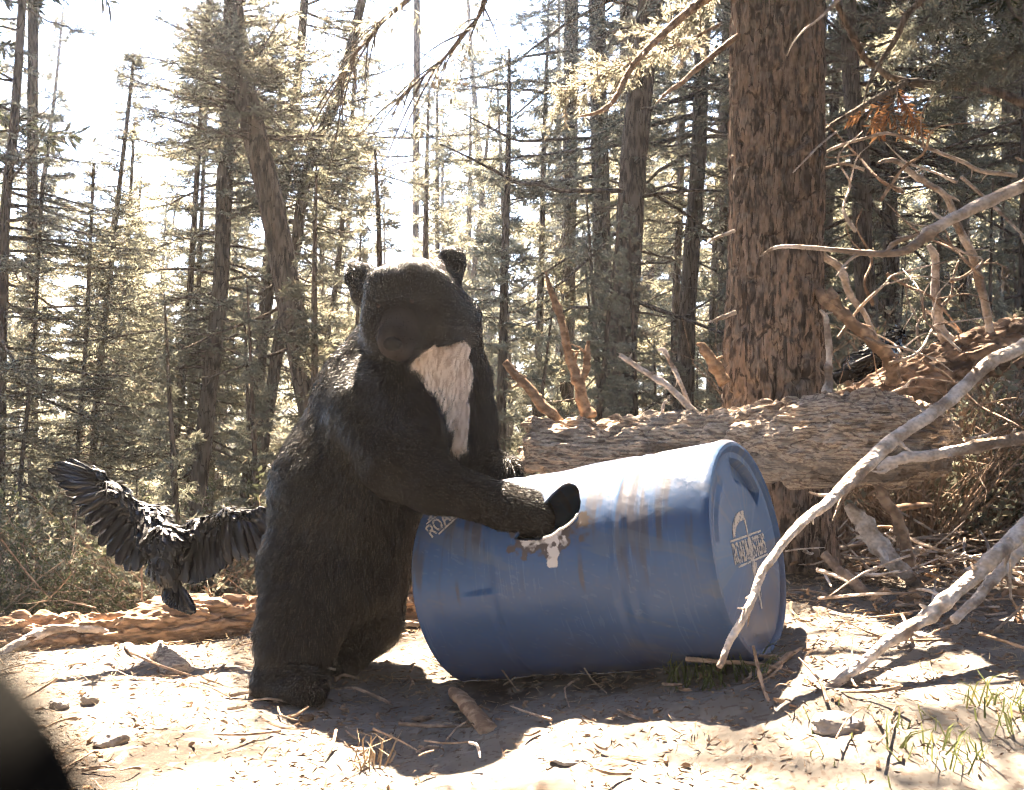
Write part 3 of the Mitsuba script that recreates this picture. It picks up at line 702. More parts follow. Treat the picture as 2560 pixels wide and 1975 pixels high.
def skyline(x):
    "highest photo row that the far trees' tops may reach, by column"
    return np.interp(x, [-400, 60, 110, 140, 240, 330, 420, 480, 560, 640, 760, 850, 980, 1120, 1250, 1350, 1800, 3000], [-250, -200, 230, 360, 330, 260, 240, 150, -200, -100, -150, -150, -100, -100, -200, -300, -500, -600])
rb = np.random.RandomState(77)
placed = []
ZONES = [(-9e9, 60, 'at the left edge'), (60, 340, 'under the white sky gap at left'), (340, 600, 'around the stout shaggy conifer'), (600, 860, 'beside the dark leaning trunk'), (860, 1240, 'in the bright glare above the bear'), (1240, 1540, 'left of the grey brown trunk'),
         (1540, 1720, 'right of the grey brown trunk'), (1720, 2060, 'behind the thick reddish trunk'), (2060, 2300, 'right of the reddish trunk'), (2300, 9e9, 'in the thicket at the right edge')]
def where(x, y):
    px = 1280 + F * x / y
    return next(t for a, b, t in ZONES if a <= px < b)
def plant(x, y, kind, s, mat, label=None, group=None, lean=0.0):
    hh, wd, nd = KINDS[kind]
    k = name('forest_conifer')
    z = float(ground_z(x, y))
    M = T().translate([float(x), float(y), z]).rotate([0, 1, 0], float(lean)).rotate([0, 0, 1], float(rb.rand() * 360)).scale([float(s * (.85 + .3 * rb.rand()))] * 2 + [float(s)])
    if label is None:
        size = 'tall' if KINDS[kind][0] * s > 9.5 else 'middling' if KINDS[kind][0] * s > 6 else 'short'
        far = 'near' if y < 15 else 'farther' if y < 26 else 'far off'
        label = f"{far} {size} {('olive', 'dark', 'yellowish', 'deep green')[mat]} conifer {where(x, y)}"; group = f"{size} {far} conifers {where(x, y)}"
    tag(k, label, 'tree', group)
    scene[k + '__trunk'] = {**wd, 'to_world': M}
    scene[k + '__crown'] = {**nd[mat], 'to_world': M}
tries = 0
while len(placed) < 138 and tries < 20000:
    tries += 1
    d = 9.5 + 34 * rb.rand() ** 1.25
    px = -250 + 3060 * rb.rand()
    x = (px - 1280) / F * d
    if any((x - a) ** 2 + (d - b) ** 2 < (.9 + .03 * d) ** 2 for a, b in placed): continue
    if 780 < px < 1230 and (rb.rand() < .1 or d < 12): continue
    kind = rb.randint(7)
    ytop = skyline(px) + 120 * rb.rand()
    zmax = H + (987.5 - ytop) / F * d - float(ground_z(x, d))
    s = .8 + .5 * rb.rand()
    hh = KINDS[kind][0] * s
    if hh > zmax:
        if zmax < 2.0: continue
        kind = int(np.argmin([abs(k[0] - zmax) for k in KINDS])); s = zmax / KINDS[kind][0] * (.8 + .2 * rb.rand())
        if s < .35: continue
    # keep the sun's way to the clearing open
    if d < 17:
        cx = SUN[0] / SUN[1] * (d - 3.2)
        if -2.2 + cx < x < 1.4 + cx: s = min(s, (d - 3.9) * SUN[2] / SUN[1] / KINDS[kind][0])
    placed.append((x, d))
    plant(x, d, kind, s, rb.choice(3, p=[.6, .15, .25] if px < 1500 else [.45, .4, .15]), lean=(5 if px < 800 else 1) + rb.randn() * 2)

# tall trees just outside the frame on both sides
for x, y, k, q in [(-4.7, 4.3, 5, 1.15), (-5.9, 6.4, 2, 1.1), (-5.4, 9.0, 2, 1.2), (-3.4, 2.6, 1, 1.2), (-6.6, 5.2, 2, 1.25), (-5.2, 3.2, 2, 1.1), (3.6, 3.4, 5, 1.1), (3.9, 5.4, 2, 1.15), (4.6, 7.4, 2, 1.2),
                   (5.2, 4.4, 2, 1.25), (3.2, 1.8, 1, 1.2), (6.4, 6.4, 2, 1.3), (6.2, 9.6, 2, 1.3), (-8, 8, 2, 1.3), (8, 4, 2, 1.3), (4.3, 8.6, 2, 1.2), (5.0, 11.0, 2, 1.2)]:
    plant(x, y, k, q, 3, label='tall conifer at the edge of the clearing', group='tall conifers flanking the clearing')
# the forest goes on behind and beside the camera
for k in range(84):
    a = math.radians(-205 + 230 * (k + .5 * rb.rand()) / 84); R = [4.2, 6.2, 8.6, 12][k % 4] + 1.2 * rb.rand()
    x, y = R * math.cos(a) * 1.1, 1.0 + R * math.sin(a)
    plant(x, y, [1, 5, 2, 2][k % 4], 1.0 + .35 * rb.rand(), 3, label='conifer of the closed forest behind and beside the viewpoint', group='conifers round the clearing')

# ---------------------------------------------------------------- fallen logs
def log(key, pts, radii, na, nl, seed, mat, amp=.02, crack=.012, long=(7, 26), ragged=.12, **kw):
    p = spline(pts, nl); r = np.interp(np.linspace(0, 1, nl), np.linspace(0, 1, len(radii)), radii)
    ax = unit(p[-1] - p[0])
    def disp(v, a, t):
        s = (v @ ax)[..., None]; q = (v - s * ax)
        low = meshkit.fbm(v * 7, 3, seed) - .5
        cr = meshkit.fbm(np.concatenate([s * long[0], q[..., :1] * long[1] + q[..., 1:2] * long[1], q[..., 2:] * long[1]], -1), 4, seed + 1)
        plate = meshkit.fbm(v * 26, 3, seed + 2) - .5
        rid = -crack * sm(.16, .0, np.abs(cr - .5)) * 1.0 + crack * (cr - .5)
        blk = -.8 * crack * sm(.05, .0, np.abs(meshkit.fbm(v * [5, 5, 11], 3, seed + 3) - .5))
        return 2 * amp * low + rid + blk + amp * .5 * plate
    v, f = tube(p, r, na, disp)
    # broken ends: push the last rings in and out along the axis
    vv = v[:nl * na].reshape(nl, na, 3)
    for end, sgn in ((0, -1), (-1, 1)):
        j = meshkit.fbm(vv[end] * 17, 3, seed + 6)[:, None] - .5
        for k in range(8):
            row = k if end == 0 else nl - 1 - k
            vv[row] += sgn * ax * j * ragged * 2 * (1 - k / 8) ** 2
            vv[row] -= (vv[row] - p[row]) * (.22 * (1 - k / 8) ** 3)
    v[:nl * na] = vv.reshape(-1, 3)
    return add(key, (v, f), mat, smooth=55, **kw)

tag('fallen_log', 'big weathered log with cracked bark lying behind the drum, in front of the reddish trunk', 'log')
log('fallen_log__stem', [P(1318, 1120, 3.86), P(1480, 1122, 3.84), P(1660, 1116, 3.82), P(1840, 1112, 3.74), P(2000, 1106, 3.66), P(2140, 1096, 3.62), P(2240, 1100, 3.62), P(2330, 1106, 3.66), P(2415, 1112, 3.7)],
    [.105, .115, .118, .125, .145, .165, .168, .12, .035], 170, 460, 301, 'log_wood', amp=.030, crack=.016, long=(11, 22))
def knob(c, r, seed, sq=(1, 1, 1)):
    m = trimesh.creation.icosphere(4, 1.0); v = np.asarray(m.vertices)
    v = v * (1 + 1.1 * (meshkit.fbm(v * 2.2, 4, seed) - .5))[:, None]
    return v * np.array(sq) * r + c, np.asarray(m.faces)
add('fallen_log__knot', knob(P(1335, 1062, 3.82), .035, 5, (1.1, 1, .8)), 'log_wood', smooth=True)
add('fallen_log__burl', knob(P(2155, 1045, 3.62), .10, 9, (1.5, .8, .85)), 'log_wood', smooth=True)

tag('fallen_log_001', 'second fallen log with shaggy sunlit bark slanting up to the right edge', 'log')
log('fallen_log_001__stem', [P(2080, 1040, 4.3), P(2200, 1000, 4.3), P(2330, 935, 4.32), P(2470, 880, 4.35), P(2600, 830, 4.4), P(2900, 730, 4.5)], [.085, .105, .11, .11, .105, .10], 110, 320, 320, 'log_bark', amp=.022, crack=.016)
log('fallen_log_001__broken_end', [P(2190, 1030, 4.2), P(2205, 1080, 4.19), P(2235, 1150, 4.2)], [.10, .075, .03], 60, 60, 323, 'log_bark', amp=.03, crack=.014)

tag('fallen_log_002', 'low rotting log along the ground at left, under the flying bird', 'log')
log('fallen_log_002__stem', [P(-160, 1625, 3.72), P(60, 1612, 3.80), P(200, 1604, 3.84), P(330, 1596, 3.88), P(470, 1570, 3.96), P(640, 1552, 4.02), P(820, 1535, 4.08), P(1010, 1515, 4.14), P(1200, 1510, 4.2), P(1400, 1510, 4.25)],
    [.115, .115, .115, .11, .125, .095, .105, .11, .11, .10], 110, 460, 340, 'red_wood', amp=.034, crack=.022)
add('fallen_log_002__lump', knob(P(455, 1528, 3.93), .075, 13, (2.0, .8, .75)), 'red_wood', smooth=True)
add('fallen_log_002__grey_root', tube(spline([P(-60, 1690, 3.6), P(80, 1588, 3.72), P(190, 1568, 3.76), P(300, 1592, 3.8)], 40), np.linspace(.026, .012, 40), 14, lambda v, a, t: .045 * (meshkit.fbm(v * 14, 3, 3) - .5)), 'grey_wood', smooth=True)

# ---------------------------------------------------------------- dead branches and sticks
sticks = np.random.RandomState(5)
def limb(pts, widths, n=None, sides=10, rough=.18, seed=None, knots=3):
    "pts: (px, py, depth), widths in photo pixels"
    w = np.array([P(*p) for p in pts]); d = np.array([p[2] for p in pts])
    n = n or max(24, 9 * len(pts))
    p = spline(w, n)
    tt = np.linspace(0, 1, n)
    r = .80 * np.interp(tt, np.linspace(0, 1, len(widths)), widths) / F * np.interp(tt, np.linspace(0, 1, len(d)), d) / 2
    seed = sticks.randint(1 << 20) if seed is None else seed
    q = np.column_stack([tt * n * .16, np.zeros(n), np.zeros(n)])
    p = p + r[:, None] * np.stack([meshkit.noise(q + 7 * k, seed % 9999) - .5 for k in range(3)], -1) * .5
    rs = np.random.RandomState(seed)
    for _ in range(knots):
        c = rs.rand(); r = r * (1 + .28 * np.exp(-((tt - c) / .018) ** 2))
    ms = [tube(p, r, sides, lambda v, a, t: r[:, None] * (rough * 2.6 * (meshkit.fbm(v * [30, 30, 30], 3, seed % 997) - .5) + .25 * (meshkit.fbm(v * [90, 90, 90], 2, seed % 991) - .5)))]
    if r.max() > .008 and n > 30:
        for _ in range(int(n / 14)):
            i = rs.randint(n // 8, n - 4); t = unit(p[i + 1] - p[i - 1]); o = unit(np.cross(t, rs.randn(3))); L = r[i] * (1.2 + 3.5 * rs.rand() ** 2)
            d = unit(o + t * rs.randn() * .6)
            ms.append(tube([p[i] + o * r[i] * .5, p[i] + d * (r[i] * .8 + L * .5), p[i] + d * (r[i] * .8 + L) + rs.randn(3) * L * .12], r[i] * np.array([.42, .26, .12]), 6))
    return join(ms)

def branch(label, pts, widths, mat='grey_wood', forks=(), key='dead_branch', cat='branch', group=None, **k):
    nm = name(key)
    if forks:
        tag(nm, label, cat, group)
        add(nm + '__stem', limb(pts, widths, **k), mat, smooth=True)
        for i, (fp, fw) in enumerate(forks):
            add(nm + '__fork' + (f'_{i:03d}' if i else ''), limb(fp, fw, **k), mat, smooth=True)
    else:
        add(nm, limb(pts, widths, **k), mat, smooth=True, label=label, cat=cat, group=group)

branch('long brown branch reaching in from the right edge across the reddish trunk, pale tip', [(2900, 330, 3.5), (2660, 420, 3.35), (2560, 462, 3.3), (2390, 540, 3.25), (2300, 600, 3.22), (2230, 632, 3.2), (2080, 625, 3.2), (1950, 617, 3.22), (1900, 640, 3.22)], [56, 48, 42, 36, 32, 26, 16, 13, 6], 'grey_wood',
       [([(2215, 632, 3.2), (2240, 606, 3.2), (2272, 594, 3.19), (2300, 583, 3.18)], [20, 16, 13, 6]), ([(2150, 634, 3.2), (2120, 655, 3.18), (2090, 690, 3.17)], [12, 8, 4])])
branch('white bleached branch arching over the second log below the long brown branch', [(2195, 408, 4.05), (2215, 402, 4.08), (2250, 406, 4.1), (2290, 440, 4.15), (2325, 462, 4.18), (2365, 492, 4.2), (2385, 540, 4.22), (2404, 590, 4.24), (2432, 650, 4.26), (2452, 720, 4.28), (2470, 800, 4.3), (2478, 870, 4.32)], [6, 14, 16, 20, 20, 20, 24, 26, 28, 28, 26, 24])
branch('white stick leaning right beside the reddish trunk, above the knotty limb', [(2040, 622, 4.25), (2062, 640, 4.25), (2100, 672, 4.25), (2122, 726, 4.25), (2160, 785, 4.25), (2196, 855, 4.26)], [16, 24, 24, 22, 18, 12])
branch('stout white stub rising from the second log with a thin side fork', [(2322, 610, 4.3), (2340, 650, 4.3), (2338, 740, 4.3), (2350, 815, 4.31), (2372, 860, 4.32)], [18, 26, 26, 28, 44], 'grey_wood', [([(2350, 770, 4.3), (2378, 735, 4.3), (2384, 690, 4.3), (2398, 650, 4.3)], [10, 9, 8, 5])])
branch('knotty brown limb slanting down right from the trunk to the second log', [(2046, 722, 3.95), (2062, 750, 3.95), (2113, 790, 3.98), (2172, 846, 4.02), (2222, 892, 4.08), (2232, 960, 4.12)], [26, 38, 38, 40, 44, 44], 'brown_wood', [([(2070, 730, 3.95), (2085, 745, 3.94), (2104, 772, 3.93)], [36, 34, 12])])
branch('upright white stick standing on the big log right of the reddish trunk', [(2050, 775, 3.8), (2066, 800, 3.8), (2072, 870, 3.8), (2070, 930, 3.8), (2071, 985, 3.8)], [10, 18, 20, 22, 34])
branch('long thick branch leaning from the ground at the drum up to the right edge', [(1797, 1668, 2.48), (1812, 1635, 2.49), (1833, 1590, 2.51), (1868, 1525, 2.54), (1903, 1435, 2.60), (1942, 1380, 2.66), (2000, 1310, 2.75), (2060, 1262, 2.85), (2140, 1190, 2.97), (2230, 1100, 3.08), (2320, 1035, 3.16), (2400, 978, 3.24), (2470, 912, 3.3), (2560, 862, 3.38), (2760, 730, 3.5), (2950, 620, 3.6)], [20, 23, 24, 26, 28, 30, 32, 36, 38, 40, 42, 42, 44, 50, 54], 'grey_wood', n=160, sides=14)
branch('pale branch with a splintered tip lying level across the front of the thicket', [(2192, 1172, 3.42), (2230, 1152, 3.42), (2300, 1142, 3.43), (2400, 1122, 3.46), (2500, 1106, 3.5), (2560, 1096, 3.52), (2800, 1060, 3.6)], [10, 34, 36, 36, 38, 42, 46], 'grey_wood', [([(2240, 1162, 3.42), (2205, 1180, 3.41), (2180, 1178, 3.40)], [18, 12, 4])])
branch('broad sunlit limb slanting down right under the big log', [(2118, 1262, 3.6), (2150, 1300, 3.58), (2200, 1362, 3.55), (2245, 1412, 3.52), (2285, 1450, 3.5), (2312, 1475, 3.48)], [30, 52, 60, 52, 36, 14], 'grey_wood', sides=14)
branch('upright dark prop of dead wood under the right part of the big log', [(2178, 1178, 3.62), (2212, 1250, 3.62), (2245, 1300, 3.62), (2268, 1380, 3.6), (2284, 1470, 3.58), (2292, 1580, 3.56)], [26, 34, 36, 38, 42, 46], 'brown_wood')
branch('dark curved root branch lowest under the big log', [(2060, 1385, 3.5), (2120, 1448, 3.42), (2190, 1500, 3.36), (2255, 1552, 3.3), (2300, 1590, 3.26)], [30, 34, 36, 34, 24], 'brown_wood')
branch('thick grey branch rising from the lower right ground to the right edge, with stub twigs', [(1975, 1812, 2.52), (2010, 1768, 2.53), (2042, 1735, 2.54), (2100, 1698, 2.56), (2159, 1655, 2.58), (2218, 1605, 2.61), (2306, 1550, 2.66), (2364, 1504, 2.7), (2440, 1434, 2.76), (2510, 1365, 2.82), (2570, 1310, 2.88), (2800, 1090, 3.05)], [22, 28, 30, 32, 34, 38, 42, 44, 48, 50, 54, 60], 'grey_wood',
       [([(2030, 1745, 2.54), (2012, 1742, 2.53), (2004, 1748, 2.52)], [18, 16, 12]), ([(2030, 1752, 2.54), (2000, 1782, 2.52), (1984, 1778, 2.51), (1972, 1784, 2.51)], [18, 20, 16, 9]), ([(2152, 1662, 2.58), (2146, 1652, 2.57), (2138, 1650, 2.57)], [9, 6, 3])], n=120, sides=14)
branch('white topped branch parallel above the lower right grey branch', [(2385, 1552, 2.86), (2430, 1508, 2.88), (2475, 1458, 2.92), (2520, 1410, 2.96), (2570, 1350, 3.0), (2700, 1200, 3.1)], [26, 36, 36, 36, 40, 44])
branch('thin dark stick standing up from the ground before the drum\'s lid', [(1884, 1614, 2.58), (1900, 1690, 2.54), (1924, 1760, 2.48), (1954, 1812, 2.44), (2002, 1858, 2.4), (2045, 1888, 2.36)], [9, 11, 12, 13, 14, 10], 'brown_wood')
branch('straight stick lying on the ground against the drum\'s right end', [(1714, 1648, 2.74), (1796, 1654, 2.71), (1913, 1663, 2.68), (1985, 1682, 2.66)], [16, 13, 11, 8], 'brown_wood')
branch('short stick crossing under the straight stick by the drum\'s lid', [(1832, 1742, 2.60), (1907, 1688, 2.66), (1968, 1642, 2.76), (2003, 1622, 2.82)], [14, 16, 18, 14], 'brown_wood')
# stubs on the big log
branch('broken brown stub leaning left on the big log\'s left end', [(1262, 905, 3.84), (1311, 957, 3.84), (1352, 1004, 3.84), (1400, 1060, 3.84)], [26, 30, 34, 36], 'chip_wood')
branch('tall brown stub with a side fork on the big log, right of the bear', [(1364, 680, 3.9), (1382, 738, 3.9), (1404, 796, 3.9), (1416, 863, 3.9), (1436, 926, 3.9), (1452, 985, 3.89), (1470, 1045, 3.88)], [6, 22, 24, 28, 34, 38, 44], 'chip_wood', [([(1448, 960, 3.9), (1460, 935, 3.9), (1468, 902, 3.9), (1471, 853, 3.9)], [26, 26, 24, 12])])
branch('pale straight stick leaning left on the middle of the big log', [(1549, 888, 3.86), (1598, 918, 3.86), (1657, 957, 3.85), (1700, 992, 3.84), (1742, 1042, 3.83)], [15, 18, 20, 22, 24], 'grey_wood', [([(1572, 902, 3.86), (1576, 892, 3.86), (1580, 883, 3.86)], [8, 7, 3])])
branch('pale bent twig beside the straight stick on the big log', [(1645, 874, 3.9), (1662, 876, 3.9), (1676, 905, 3.9), (1697, 945, 3.89), (1724, 1010, 3.87)], [10, 13, 14, 14, 12])
branch('small pale twig between the stubs on the big log', [(1668, 1000, 3.84), (1660, 1010, 3.84), (1655, 1040, 3.84)], [8, 9, 10])
branch('pale bark slab leaning on the left side of the reddish trunk', [(1742, 858, 4.0), (1762, 872, 4.0), (1785, 905, 4.0), (1812, 955, 4.0)], [8, 32, 40, 44], 'chip_wood')
branch('small white dead stub on the left side of the reddish trunk, lower', [(1770, 806, 3.95), (1800, 796, 3.98), (1840, 782, 4.0)], [6, 13, 16])
branch('small white dead twig on the left side of the reddish trunk, upper', [(1762, 612, 3.9), (1790, 594, 3.95), (1836, 578, 4.0)], [5, 9, 12])
# dark live branches, upper right
branch('dark bending bough crossing the upper right from the top to the right edge', [(2080, -40, 4.3), (2094, 4, 4.32), (2117, 59, 4.36), (2137, 98, 4.4), (2161, 146, 4.44), (2192, 169, 4.46), (2228, 193, 4.5), (2271, 205, 4.5), (2369, 213, 4.5), (2468, 224, 4.5), (2560, 260, 4.5), (2700, 320, 4.5)], [16, 18, 20, 20, 20, 18, 22, 24, 26, 26, 30, 34], 'bark', [([(2271, 207, 4.5), (2204, 240, 4.4), (2153, 268, 4.32), (2094, 303, 4.2), (2043, 339, 4.05), (2003, 368, 3.85), (1972, 392, 3.75)], [20, 18, 16, 14, 12, 11, 7])])
branch('forked dark bough hanging from the top edge at upper right', [(2330, -50, 4.45), (2302, 0, 4.42), (2263, 43, 4.4), (2239, 98, 4.4), (2204, 150, 4.4), (2186, 185, 4.38), (2169, 217, 4.36), (2158, 275, 4.34)], [22, 22, 20, 18, 14, 10, 8, 5], 'bark', [([(2235, 102, 4.4), (2215, 106, 4.38), (2190, 116, 4.36), (2150, 108, 4.34)], [9, 8, 7, 5])])
branch('thin pale twig hanging across the top of the reddish trunk', [(2110, -8, 3.6), (2094, 4, 3.6), (2047, 47, 3.58), (2011, 75, 3.56), (1984, 106, 3.55), (1968, 140, 3.55)], [8, 8, 8, 7, 5, 3])
branch('thin lit branch curving right from behind the reddish trunk at its middle', [(2030, 402, 4.25), (2060, 384, 4.25), (2094, 366, 4.25), (2157, 347, 4.25), (2212, 333, 4.25), (2271, 347, 4.25), (2330, 374, 4.25), (2409, 406, 4.26), (2456, 428, 4.28), (2540, 440, 4.3)], [6, 8, 10, 10, 10, 11, 12, 13, 14, 14])
branch('hair thin twig across the right side of the reddish trunk', [(1982, 432, 3.8), (2015, 398, 3.85), (2050, 362, 3.95), (2090, 330, 4.05)], [4, 6, 6, 6])
branch('long bare branch slanting down left from the reddish trunk top, pale tip', [(1850, -50, 4.0), (1760, 2, 3.95), (1710, 38, 3.92), (1638, 104, 3.88), (1578, 170, 3.84), (1543, 236, 3.8), (1508, 276, 3.78), (1445, 292, 3.75)], [34, 30, 28, 24, 20, 17, 15, 5], 'brown_wood')
branch('reddish bare branch slanting down left, below the long bare branch', [(1860, 85, 4.05), (1826, 102, 4.02), (1759, 158, 3.98), (1700, 209, 3.94), (1668, 232, 3.92), (1640, 258, 3.9)], [22, 20, 18, 15, 11, 5], 'brown_wood')
branch('sweeping dark branch left of the grey brown trunk at mid height', [(1556, 478, 8.5), (1480, 478, 8.4), (1400, 476, 8.3), (1350, 462, 8.2), (1290, 455, 8.1), (1230, 424, 8.0), (1170, 392, 7.9), (1100, 360, 7.8)], [16, 15, 14, 12, 11, 9, 7, 4], 'bark')
branch('thin dark branch above the sweeping branch by the grey brown trunk', [(1520, 345, 9.5), (1420, 348, 9.4), (1330, 352, 9.3), (1290, 350, 9.2), (1230, 322, 9.1), (1160, 285, 9.0)], [11, 10, 10, 8, 7, 4], 'bark')
rw = np.random.RandomState(17)
for i in range(34):
    x0, y0, d0 = 2060 + 560 * rw.rand(), 420 + 820 * rw.rand() ** .8, 3.7 + 1.5 * rw.rand()
    a = math.radians([-62, -35, 38, 150, -110, 20, -145][i % 7] + 16 * rw.randn()); L = 130 + 260 * rw.rand()
    pts = [(x0 + L * t * math.cos(a + .25 * t * rw.randn()) + 9 * rw.randn(), y0 + L * t * math.sin(a + .3 * t) + 9 * rw.randn(), d0 + .15 * t * rw.randn()) for t in (0, .25, .5, .75, 1)]
    q = pts[2]; b = a + (.6 if i % 2 else -.7)
    fk = [([q, (q[0] + .28 * L * math.cos(b), q[1] + .28 * L * math.sin(b), q[2]), (q[0] + .5 * L * math.cos(b + .25), q[1] + .5 * L * math.sin(b + .25), q[2])], [6, 4, 2])]
    lab_ = f"{'brown' if i % 3 == 2 else 'pale'} dead twig {('rising right', 'leaning right', 'drooping right', 'level to the left', 'rising upright', 'nearly level', 'leaning left')[i % 7]}, {where(*P(*q)[:2])}"
    branch(lab_, pts, [10 + 6 * rw.rand(), 9, 8, 6, 3], ('grey_wood', 'brown_wood')[i % 3 == 2], fk, key='dead_twig', cat='twig', group='thin dead twigs right of the reddish trunk', sides=6, n=20)
# twigs of a branch above the camera, top centre
def needle_clumps(pts, n, seed, mat, key, blade=.035):
    p = spline([P(*q) for q in pts], 60); r = np.random.RandomState(seed)
    i = r.randint(8, 59, n); d = unit(unit(p[i] - p[i - 5]) + r.randn(n, 3) * .8 + [0, 0, -.5])
    return needles(p[i], d, .05 + .1 * r.rand(n), 170, blade, seed)
for lab, pts, wd, sd, nn in [('fine twigged branch hanging from the top edge, left of the glare', [(1060, -60, 3.3), (1019, 0, 3.3), (956, 51, 3.3), (929, 91, 3.3), (893, 130, 3.3), (866, 173, 3.3), (848, 205, 3.3)], [20, 18, 14, 11, 9, 7, 4], 1, 14),
                             ('longer twigged branch hanging from the top edge above the bear', [(1240, -60, 3.2), (1212, 0, 3.2), (1193, 47, 3.2), (1149, 95, 3.2), (1110, 146, 3.2), (1070, 181, 3.2), (1027, 217, 3.2), (984, 258, 3.2)], [16, 15, 13, 11, 9, 7, 5, 3], 2, 20)]:
    nm = name('hanging_branch'); tag(nm, lab, 'branch')
    add(nm + '__stem', limb(pts, wd), 'bark', smooth=True)
    rt = np.random.RandomState(sd + 40); base = spline([P(*q) for q in pts], 40)
    tw = []
    for i in range(5, 38, 2):
        d = unit(base[min(i + 3, 39)] - base[i - 3]) + rt.randn(3) * .5 + np.array([0, 0, -.35]); L = .06 + .12 * rt.rand()
        tw.append(tube(spline([base[i], base[i] + d * L * .5, base[i] + d * L + np.array([0, 0, -.03])], 6), np.linspace(.0035, .001, 6), 5))
    add(nm + '__twig', join(tw), 'bark', kind='stuff')
    add(nm + '__needles', needle_clumps(pts, nn, sd, 'needle_gold', nm, .03), 'needle_gold', kind='stuff')
# needled sprays of near boughs, upper right
def spray(label, pts, wd, seed, mat, n=60, blade=.028):
    nm = name('needled_bough'); tag(nm, label, 'branch')
    add(nm + '__stem', limb(pts, wd), 'bark', smooth=True)
    p = spline([P(*q) for q in pts], 60); r = np.random.RandomState(seed)
    i = r.randint(6, 59, n); t = unit(p[i] - p[i - 5])
    d = unit(t * .5 + np.cross(t, [0, 0, 1]) * np.where(r.rand(n) < .5, 1, -1)[:, None] * .8 + r.randn(n, 3) * .35 + [0, 0, -.15])
    L = .06 + .2 * r.rand(n)
    add(nm + '__twig', join([tube([p[a], p[a] + b * c], [.003, .001], 4) for a, b, c in zip(i, d, L)]), 'bark', kind='stuff')
    add(nm + '__needles', needles(p[i], d, L, 260, blade, seed + 1), mat, kind='stuff')
spray('sunlit yellow green bough across the top of the grey brown trunk', [(1800, 60, 4.6), (1700, 110, 4.55), (1600, 150, 4.5), (1500, 190, 4.5), (1400, 240, 4.5)], [12, 10, 9, 7, 3], 31, 'needle_gold', 90)
spray('sunlit bough at the top edge between the two biggest trunks', [(1830, -60, 4.8), (1760, 10, 4.8), (1700, 60, 4.8), (1620, 90, 4.8)], [12, 10, 8, 3], 33, 'needle_gold', 80)
spray('green bough hanging right of the reddish trunk at the top', [(2420, -60, 5.0), (2360, 10, 5.0), (2300, 60, 5.0), (2230, 100, 5.0)], [12, 10, 8, 3], 35, 'needle_olive', 90)
spray('dark bough in the top right corner', [(2760, 60, 4.2), (2620, 100, 4.2), (2500, 130, 4.2), (2400, 180, 4.2)], [14, 12, 9, 3], 37, 'needle_dark', 120)
spray('dry orange needled sprig hanging right of the reddish trunk', [(2240, 215, 4.4), (2245, 240, 4.38), (2235, 265, 4.36), (2225, 290, 4.35)], [6, 5, 4, 2], 39, 'needle_dry', 8, .045)
spray('needled bough across the top of the dark leaning trunk', [(470, 60, 6.6), (540, 120, 6.5), (600, 150, 6.5), (680, 160, 6.5)], [10, 9, 7, 3], 41, 'needle_gold', 60)

# ---------------------------------------------------------------- ravens
def feather(base, tip, w, up, bend=.06, n=9, tipw=.35, thick=.0014):
    base, tip = np.asarray(base, float), np.asarray(tip, float)
    L = np.linalg.norm(tip - base); t = np.linspace(0, 1, n)[:, None]
    up = unit(up); d = unit(tip - base); side = unit(np.cross(d, up)); up = np.cross(side, d)
    p = base + (tip - base) * t + up * (bend * L * 4 * t * (1 - t))
    prof = (w / 2) * np.sqrt(np.clip(1 - ((t - .55) / .56) ** 2, .02, 1)); prof[-1] *= tipw; prof[0] = max(.12 * w, .002)
    v = np.stack([p - side * prof - up * thick, p + up * thick * .5, p + side * prof - up * thick, p - up * thick * 1.6], 1).reshape(-1, 3)
    i, j = np.meshgrid(np.arange(n - 1), np.arange(4), indexing='ij')
    q = np.stack([i * 4 + j, i * 4 + (j + 1) % 4, (i + 1) * 4 + (j + 1) % 4, (i + 1) * 4 + j], -1).reshape(-1, 4)
    f = np.vstack([q[:, [0, 1, 2]], q[:, [0, 2, 3]], [[0, 2, 1], [0, 3, 2]], [[4 * n - 4, 4 * n - 3, 4 * n - 2], [4 * n - 4, 4 * n - 2, 4 * n - 1]]])
    return v, f
def blob_skin(cones, res, pad=.05, it=4, k0=.03):
    pts = np.array([q for c in cones for q in c[:2]]); rmax = max(max(c[2:4]) for c in cones)
    def fn(p):
        v = None
        for c in cones:
            d = rcone(p, c[0], c[1], c[2], c[3]); v = d if v is None else smin(v, d, c[4] if len(c) > 4 else k0)
        return v
    m = skin(fn, pts.min(0) - rmax - pad, pts.max(0) + rmax + pad, res)
    trimesh.smoothing.filter_taubin(m, iterations=it)
    if m.volume < 0: m.invert()
    return m

D = 3.62
tag('raven', 'black raven in flight with both wings spread, seen from behind, above the log at left', 'bird')
S_l, W_l, E_l = P(372, 1352, D), P(296, 1226, D + .05), P(352, 1282, D + .06)
S_r, E_r, W_r = P(436, 1350, D), P(488, 1318, D + .07), P(570, 1284, D + .06)
H_l, H_r = P(262, 1200, D + .03), P(640, 1279, D + .02)
cones = [(P(405, 1345, D), P(412, 1415, D), .045, .042), (P(412, 1415, D), P(432, 1472, D), .040, .020), (P(400, 1345, D + .02), P(393, 1312, D + .05), .042, .034),
         (P(394, 1305, D + .05), P(388, 1288, D + .08), .037, .035), (P(388, 1294, D + .08), P(384, 1293, D + .13), .016, .006, .015),
         (S_l, E_l, .030, .022), (E_l, W_l, .022, .016), (W_l, H_l, .016, .008), (S_r, E_r, .030, .022), (E_r, W_r, .022, .016), (W_r, H_r, .016, .008)]
rav = blob_skin(cones, .0075)
add('raven__body', rav, 'feather_mat', smooth=True)
